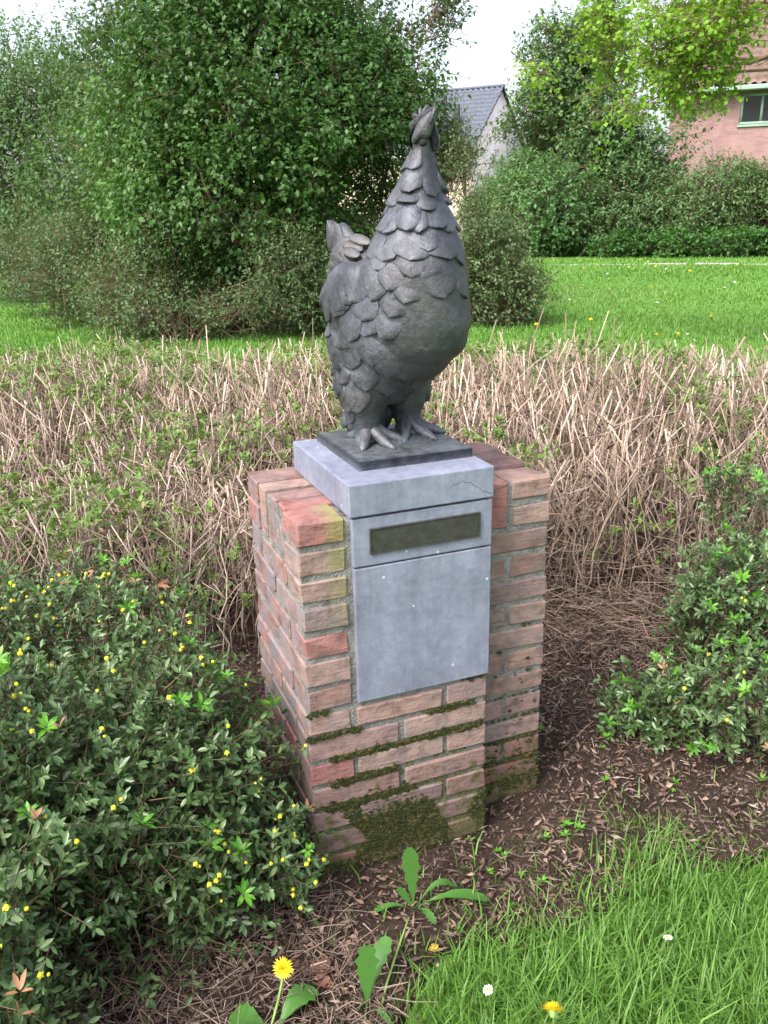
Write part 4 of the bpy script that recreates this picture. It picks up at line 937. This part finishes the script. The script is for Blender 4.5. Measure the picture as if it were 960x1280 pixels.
    tag(link('sprouts', np_mesh('sprouts', V_-off, F_, rv), M['lf_sprout'], root), kind='stuff')
    # dead leaves caught inside
    n = 5200; xy, t, nv = spots(n); n = len(xy); H = h_top(nv, t); P = np.concatenate([xy, (H*rng.random(n)*.97)[:, None]], 1)
    V_, F_ = leaves2(P, rdir(n, rng), rdir(n, rng), rng.uniform(.012, .03, n), rng.uniform(.006, .012, n), .3)
    tag(link('dead_leaves', np_mesh('dead_leaves', V_-off, F_, np.repeat(rng.random(n), 2)), M['lf_dead'], root), kind='stuff')
hedge()

# ------------------------------------------------------------------ barberry bushes
M['lf_berb'] = leaf_mat('leaf_barberry', [(.032, .062, .020), (.065, .125, .038), (.11, .185, .064), (.185, .255, .11)], [0, .4, .8, 1], .33, .18, spec=.5)
M['lf_new'] = leaf_mat('leaf_new', [(.07, .22, .02), (.12, .34, .03), (.20, .44, .06)], None, .4, .4)
M['lf_brown'] = leaf_mat('leaf_brown', [(.30, .14, .07), (.42, .22, .13)], None, .6, .2)
M['bud'] = noise_mat('bud_yellow', [(.50, .48, .03), (.72, .60, .04)], 90, .5, 0)
def bud_mesh():
    V, F = ellipsoid(np.array([0, 0, 0.]), (np.array([1., 0, 0]), np.array([0, 1., 0]), ZU), (.0048, .0048, .0056), 8, 6)
    parts = [(V, F)]; an = np.arange(5)*2*math.pi/5
    D = np.stack([np.cos(an)*.8, np.sin(an)*.8, -.6+0*an], -1); V2, F2 = leaves2(np.zeros((5, 3))+[0, 0, .003], unit(D), np.tile(ZU, (5, 1)), np.full(5, .0088), np.full(5, .007), .2); parts.append((V2, [F2]))
    return np_mesh('flower_bud', *merge(parts), smooth=True)
BUD = bud_mesh()
def rosette(n_leaf, L, W, el, seed):
    g = np.random.default_rng(seed); a = np.arange(n_leaf)*2.4+g.uniform(0, 1); e = np.radians(el+g.uniform(-22, 22, n_leaf)); D = np.stack([np.cos(a)*np.cos(e), np.sin(a)*np.cos(e), np.sin(e)], -1)
    N = unit(ZU-D*D[:, 2:3]+1e-4); s = g.uniform(.7, 1.1, n_leaf); V, Q, T = leaves6(np.zeros((n_leaf, 3))+D*.002, D, N, L*s, W*s); return np_mesh('sprig', V, [Q, T], np.repeat(g.random(n_leaf), 4))
ROS_NEW = [rosette(7, .026, .0095, 35, i) for i in range(4)]; ROS_DEAD = [rosette(4, .028, .0085, 45, 20+i) for i in range(4)]
def barberry(name, label, lobes, base, n, seed, n_bud, n_new, n_dead, void=-.5, stems=30, zmin=.04, cull=None):
    rng = np.random.default_rng(seed); off = np.array(base); root = empty(name, base); tag(root, label, 'shrub')
    P, O = sample_lobes(rng, lobes, n, .30, void, 9, seed, zmin)
    if cull is not None: k = cull(P); P, O = P[k], O[k]
    n = len(P); D = unit(O*.8+rng.normal(size=(n, 3))*.45+ZU*.25); T = rng.uniform(.03, .085, n)
    # each twig carries 3 whorls of 4 leaves
    PP, LD, NR, RV = [], [], [], []
    for w_ in range(3):
        c = P + D*(T*(w_+.6)/2.6)[:, None]
        for j in range(4):
            q = rdir(n, rng); q = unit(q-D*np.sum(q*D, 1, keepdims=True)); PP.append(c+rng.normal(size=(n, 3))*.0015); LD.append(unit(D*.75+q)); NR.append(unit(D*.9-q*.3+ZU*.7)); RV.append(np.clip(rng.random(n)*.75+w_*.1, 0, 1))
    PP, LD, NR, RV = [np.concatenate(a) for a in (PP, LD, NR, RV)]; s = rng.uniform(.5, 1.2, len(PP))
    V, Q, T3 = leaves6(PP, LD, NR, .0225*s, .0090*s, .2, .1)
    tag(link('foliage', np_mesh('foliage', V-off, [Q, T3], np.concatenate([np.repeat(RV, 2)]*2)), M['lf_berb'], root), kind='stuff')
    A = P-D*.03; Vp, Fp, _ = prisms(A, P+D*T[:, None], np.full(n, .0011), np.full(n, .0006)); st = stems_to(rng, base, P[rng.choice(n, stems)], .006, .12, 7); Vs, Fs, Cs = tubes(st, 5)
    V, F = merge([(Vs, [Fs, Cs]), (Vp, [Fp])]); tag(link('branches', np_mesh('branches', V-off, F, rng.random(sum(len(f) for f in F))), M['twig_dark'], root), kind='stuff')
    # flower buds, fresh and withered sprigs at twig ends on the camera-facing outer shell
    tip = P+D*T[:, None]; LL = np.array(lobes); nd = np.min(np.linalg.norm((tip[:, None]-LL[None, :, :3])/LL[None, :, 3:6], axis=2), axis=1)
    sc = ((O[:, 1] < .2) | (O[:, 2] > .3)) & (nd > 1.0) & (np.sum(O*unit(CAM-tip), 1) > .15); idx = np.where(sc)[0]; rng.shuffle(idx); idx = np.resize(idx, 2000)
    q = 0
    def put(nm, me, mat, p, z, s):
        o = link(nm, me, mat, root); o.location = p-off; o.rotation_euler = (rng.normal(0, .5), rng.normal(0, .5), rng.uniform(0, 6)); o.scale = (s, s, s); return o
    for i in range(n_bud):
        c = tip[idx[q]]; q += 1
        for j in range(1 + (rng.random() < .33)): put('flower_bud', BUD, M['bud'], c+rng.normal(0, .006, 3)+O[idx[q]]*.006, 0, rng.uniform(.5, .95))
    for i in range(n_new): put('new_sprig', ROS_NEW[i % 4], M['lf_new'], tip[idx[q]]+O[idx[q]]*.008, 0, rng.uniform(.7, 1.25)); q += 1
    for i in range(n_dead): put('withered_sprig', ROS_DEAD[i % 4], M['lf_brown'], tip[idx[q]]+O[idx[q]]*.012, 0, rng.uniform(.7, 1.2)); q += 1
    return root
LB = [(-.52, .14, .34, .36, .42, .30), (-.72, -.05, .30, .36, .34, .32), (-.42, .55, .40, .32, .40, .16), (-.25, .10, .26, .19, .25, .26), (-.16, -.02, .13, .12, .14, .14), (-.85, .4, .4, .4, .4, .28), (-.48, -.14, .16, .24, .16, .22)]
barberry('barberry_bush', 'dark glossy barberry bush full of yellow flower buds beside the pedestal', LB, (-.5, .15, 0), 6600, 81, 225, 60, 26, -.75, 40, .05, lambda P: ~((P[:, 0] > -.015) & (P[:, 1] > -.03)))
RB = [(1.06, .22, .14, .15, .16, .15), (1.22, .5, .26, .2, .2, .2), (1.02, .42, .2, .12, .14, .16), (1.28, .08, .17, .22, .24, .17), (1.45, .35, .28, .26, .28, .22), (1.10, .28, .12, .14, .16, .12), (1.75, .6, .36, .35, .3, .22), (1.5, -.05, .18, .22, .2, .18), (1.25, .75, .30, .2, .2, .22)]
barberry('young_barberry', 'sparser dark barberry with bright green tips on bare soil in front of the hedge', RB, (1.35, .2, 0), 1350, 82, 16, 80, 8, .62, 40, .03)

# ------------------------------------------------------------------ mulch, litter and near grass
M['chip'] = attr_mat('wood_chip', [(.05, .032, .026), (.11, .072, .057), (.18, .125, .10), (.29, .225, .185)], [0, .45, .88, 1], .9)
def litter():
    g = np.random.default_rng(90); n = 52000
    x = g.uniform(-1.0, 2.6, n); y = g.uniform(-.5, 1.7, n)**1.0; ok = (y > bed_front(x)+g.normal(0, .03, n)) & ~((x > -.01) & (x < .44) & (y > -.005) & (y < .43)) & ~((x > .43) & (x < .64) & (y > .07) & (y < .43)); x, y = x[ok], y[ok]; n = len(x)
    P = np.stack([x, y, soil_h(x, y)+g.uniform(.001, .016, n)], -1); D = unit(g.normal(size=(n, 3))*np.array([1, 1, .35])); N = unit(g.normal(size=(n, 3))*.7+ZU)
    V, F = leaves2(P, D, N, (.006+.034*g.random(n)**2), g.uniform(.002, .009, n), .3)
    tag(link('wood_chip_mulch', np_mesh('wood_chip_mulch', V, F, np.repeat(g.random(n), 2)), M['chip']), 'brown wood-chip mulch on the soil around the pedestal', 'mulch', kind='stuff')
    n = 2600; x = g.uniform(-.9, 2.4, n); y = g.uniform(-.35, 1.6, n); ok = (y > bed_front(x)) & ~((x > -.06) & (x < .69) & (y > -.06) & (y < .5)); x, y = x[ok], y[ok]; n = len(x)
    k = np.clip((y-.1)/.9, 0, 1)*np.clip((x-.5)/.4, 0, 1)
    A = np.stack([x, y, soil_h(x, y)+.006+g.random(n)*.10*k], -1); d = unit(g.normal(size=(n, 3))*np.array([1, 1, .12+0])); L = g.uniform(.02, .12, n)*(.45+.7*k); B = A+d*L[:, None]; B[:, 2] = np.maximum(B[:, 2], .006)
    r = g.uniform(.0006, .0016, n); V, F, C = prisms(A, B, r, r*.7)
    tag(link('twig_litter', np_mesh('twig_litter', V, [F], np.repeat(g.random(n), 3)), M['twig']), 'thin dry twigs scattered over the mulch', 'twigs', kind='stuff')
litter()
def thatch():
    g = np.random.default_rng(92); n = 9000; x = g.uniform(.66, 2.5, n); y = g.uniform(.15, 1.75, n); k = np.clip((x*.485+y*.874-.60)/.9, 0, 1); ok = g.random(n) < (.15+k); x, y, k = x[ok], y[ok], k[ok]; n = len(x)
    A = np.stack([x, y, soil_h(x, y)+.004+g.random(n)**1.6*.26*k], -1); d = unit(g.normal(size=(n, 3))*np.array([1, 1, .35])); B = A+d*(g.uniform(.03, .16, n)*(.5+.6*k))[:, None]; B[:, 2] = np.maximum(B[:, 2], .008)
    M_ = (A+B)/2+g.normal(size=(n, 3))*.008; M_[:, 2] = np.maximum(M_[:, 2], .008); r = g.uniform(.0007, .0020, n); V1, F1, _ = prisms(A, M_, r, r*.9); V2, F2, _ = prisms(M_, B, r*.9, r*.5); V, F = merge([(V1, [F1]), (V2, [F2])]); q = np.repeat(g.random(n)*.75, 3)
    tag(link('dead_twig_thatch', np_mesh('dead_twig_thatch', V, F, np.concatenate([q, q])), M['twig']), 'low brown thatch of dead twigs between the pedestal and the hedge', 'twigs', kind='stuff')
thatch()
def under_bush():
    g = np.random.default_rng(93); n = 3600; x = g.uniform(-.75, .02, n); y = g.uniform(-.62, .0, n); ok = ~((x > -.02) & (y > -.01)); x, y = x[ok], y[ok]; n = len(x); A = np.stack([x, y, .004+g.random(n)**2*.05], -1); d = unit(g.normal(size=(n, 3))*np.array([1, 1, .3])); B = A+d*g.uniform(.02, .10, n)[:, None]; B[:, 2] = np.maximum(B[:, 2], .006)
    M_ = (A+B)/2+g.normal(size=(n, 3))*.006; M_[:, 2] = np.maximum(M_[:, 2], .006); r = g.uniform(.0005, .0014, n); V1, F1, _ = prisms(A, M_, r, r*.9); V2, F2, _ = prisms(M_, B, r*.9, r*.5); V, F = merge([(V1, [F1]), (V2, [F2])]); q = np.repeat(g.random(n)*.8, 3)
    tag(link('dry_twig_litter', np_mesh('dry_twig_litter', V, F, np.concatenate([q, q])), M['twig']), 'dry brown twig litter under the barberry bush', 'twigs', kind='stuff')
    n = 1500; x = g.uniform(-.8, 2.2, n); y = g.uniform(-.5, 1.2, n); ok = (y > bed_front(x)) & ~((x > -.03) & (x < .66) & (y > -.03) & (y < .45)); x, y = x[ok], y[ok]; n = len(x)
    V, F = leaves2(np.stack([x, y, soil_h(x, y)+g.uniform(.004, .016, n)], -1), unit(g.normal(size=(n, 3))*np.array([1, 1, .4])), unit(g.normal(size=(n, 3))*.6+ZU), g.uniform(.012, .028, n), g.uniform(.006, .014, n), .35)
    tag(link('leaf_litter', np_mesh('leaf_litter', V, F, np.repeat(g.random(n), 2)), M['lf_dead']), 'small dead brown leaves strewn over the mulch', 'leaves', kind='stuff')
under_bush()
def clods():
    g = np.random.default_rng(97); n = 7000; x = g.uniform(-.6, 2.0, n); y = g.uniform(-.5, 1.0, n); ok = (y > bed_front(x)) & ~((x > -.012) & (x < .642) & (y > -.012) & (y < .432)); x, y = x[ok], y[ok]; n = len(x); r = .0022+.007*g.random(n)**3
    base = np.array([[1, 0, 0], [0, 1, 0], [-1, 0, 0], [0, -1, 0], [0, 0, 1], [0, 0, -1]], float); V = np.stack([x, y, soil_h(x, y)+r*.4], -1)[:, None] + base[None]*r[:, None, None]*g.uniform(.6, 1.4, (n, 6, 1)); f = np.array([[0, 1, 4], [1, 2, 4], [2, 3, 4], [3, 0, 4], [1, 0, 5], [2, 1, 5], [3, 2, 5], [0, 3, 5]])
    tag(link('soil_crumbs', np_mesh('soil_crumbs', V.reshape(-1, 3), (np.arange(n)[:, None, None]*6+f[None]).reshape(-1, 3), np.repeat(g.random(n)*.55, 8)), M['chip']), 'dark soil crumbs among the mulch', 'soil', kind='stuff')
clods()
def near_grass():
    g = np.random.default_rng(95); n = 60000; x = g.uniform(-.45, 2.0, n); y = g.uniform(-1.35, -.05, n)
    edge = bed_front(x)+.02; d = edge-y; d = d + .05*clump_noise(np.stack([x, y, 0*x], -1), 16, 12); p = np.where(d > .05, 1, np.exp((d-.05)/.075)*.8)*np.interp(x, [-.4, -.15, .1, .3], [.05, .25, .8, 1]); ok = g.random(n) < p; x, y, d = x[ok], y[ok], d[ok]; n = len(x)
    P = np.stack([x, y, np.full(n, -.015)], -1); h = g.uniform(.035, .095, n)*(1+.25*clump_noise(P, 9, 3)); tall = g.random(n) < .04; h = np.where(tall, h*1.5, h)
    V, F = blades(P, np.clip(h, .03, .18), g.uniform(.0022, .0048, n), g.uniform(.25, 1.0, n), g)
    rv = np.clip(g.random(n)*.8+.1+.1*clump_noise(P, 6, 9), 0, 1); tag(link('lawn_edge_grass', np_mesh('lawn_edge_grass', V, F, np.concatenate([rv, rv])), M['grass']), 'long green grass at the edge of the mulch in front', 'grass', kind='stuff')
near_grass()
# weeds, leaves and flowers in the foreground
M['lf_weed'] = leaf_mat('leaf_weed', [(.06, .17, .03), (.10, .25, .05)], None, .45, .35)
def long_leaf(P0, P1, W, lift, wav, seed):
    g = np.random.default_rng(seed); P0, P1 = np.array(P0, float), np.array(P1, float); k = 13; t = np.linspace(0, 1, k); d = P1-P0; S = unit(np.cross(d, ZU)) if np.hypot(d[0], d[1]) > .06 else np.array([.93, -.37, 0])
    c = P0+d*t[:, None]+ZU*(lift*np.sin(t*math.pi))[:, None]
    prof = W*(.12+.88*np.clip((t-.15)/.5, 0, 1))*np.sqrt(np.clip(1-((t-.72)/.285).clip(0)**2, .003, 1))*(1+wav*np.sin(t*34+g.uniform(0, 6)))
    V = np.concatenate([c-S*prof[:, None]*.5+ZU*W*.12, c, c+S*prof[:, None]*.5+ZU*W*.12]); i = np.arange(k-1)
    return V, [np.concatenate([np.stack([i, k+i, k+i+1, i+1], -1), np.stack([k+i, 2*k+i, 2*k+i+1, k+i+1], -1)])]
def weed(name, label, base, lv, cat='weed'):
    root = empty(name, base); tag(root, label, cat)
    for i, (dx, dy, dz, W, lift) in enumerate(lv):
        V, F = long_leaf((0, 0, .004), (dx, dy, dz), W, lift, .22, i+int(abs(base[0])*100)); me = np_mesh('leaf', V, F, np.random.default_rng(i).random(len(F[0]))*.12+.35, smooth=True); link('leaf', me, M['lf_weed'], root)
    return root
weed('dandelion_plant', 'dandelion weed with one tall upright leaf at the foot of the mossy bricks', (.165, -.175, .0), [(-.004, .01, .165, .036, .0), (.10, -.01, .04, .02, .04), (.16, -.05, .015, .03, .03), (-.09, .02, .012, .016, .02), (.02, -.07, .02, .018, .02), (-.03, .012, .07, .02, .0)])
weed('dandelion_plant', 'broad upright dandelion leaves beside a bare pale stalk in the mulch', (-.02, -.37, .0), [(.01, .01, .15, .040, .0), (.075, .07, .09, .034, .02), (.03, -.05, .01, .016, .02)])
weed('dock_plant', 'large flat green weed leaves under the yellow dandelion by the bush', (-.20, -.36, .0), [(.10, .05, .03, .05, .03), (-.07, .05, .03, .05, .03), (.03, -.08, .03, .045, .02)])
V_, F_, C_ = tubes([([(.0, -.385, -.01), (.03, -.35, .03), (.07, -.31, .06), (.115, -.265, .085)], [.0028, .0026, .0022, .0018])], 6); bs = link('bare_stalk', np_mesh('bare_stalk', V_, [F_, C_], smooth=True), M['stalk']); tag(bs, 'bare pale green dandelion stalk leaning in the mulch', 'stalk')
flower('dandelion', 'open yellow dandelion flower on a curved stalk beside the barberry bush', (-.215, -.36, 0), (-.155, -.29, .09), 'd', None, (1.0, -.25), 1.1)
flower('dandelion', 'open yellow dandelion flower low in the front grass', (.27, -.56, -.01), (.252, -.585, .112), 'd', None, (1.0, .3), 1.2)
flower('daisy', 'small white daisy in the thick grass by the wide mulch corner', (.575, -.50, -.01), (.569, -.505, .075), 'w', None, (.35, 0), 1.0)
flower('daisy', 'small white daisy beside the yellow dandelion in the front grass', (.19, -.47, -.01), (.187, -.47, .07), 'w', None, (.4, .2), 1.0)
def dead_leaf(name, label, loc, L, W, col, rz):
    P = np.zeros((3, 3)); a = np.array([0, 1.1, -1.0])+rz; D = np.stack([np.cos(a), np.sin(a), .25+0*a], -1); V, Q, T = leaves6(P, unit(D), np.tile(ZU, (3, 1)), np.array([L, L*.75, L*.7]), np.array([W, W*.7, W*.7]), .25, .3)
    o = link(name, np_mesh(name, V, [Q, T], np.full(12, .5)), M[col]); o.location = loc; tag(o, label, 'leaf')
M['lf_russet'] = leaf_mat('leaf_russet', [(.17, .075, .05), (.20, .09, .06)], None, .7, .15)
dead_leaf('fallen_leaf', 'crumpled russet dead leaf on the mulch behind the yellow dandelion', (-.10, -.27, .015), .075, .045, 'lf_russet', .3)
M['lf_yellow'] = leaf_mat('leaf_yellow', [(.65, .42, .06), (.7, .5, .1)], None, .6, .3)
dead_leaf('fallen_petal', 'small orange-yellow fallen leaf lying on the mulch', (.155, -.30, .014), .022, .018, 'lf_yellow', 1.0)
# seedlings in the mulch
g = np.random.default_rng(99)
for i in range(26):
    x = g.uniform(.05, 1.3); y = g.uniform(-.28, .0) if x < .64 else g.uniform(-.25, .5)
    o = link('seedling', ROS_NEW[i % 4], M['lf_new']); o.location = (x, y, float(soil_h(np.array([x]), np.array([y]))[0])+.006); s = g.uniform(.35, .9); o.scale = (s, s, s*.8); o.rotation_euler = (0, 0, g.uniform(0, 6))
    tag(o, 'tiny bright green seedling sprouting in the mulch', 'seedling', 'seedlings in the mulch')
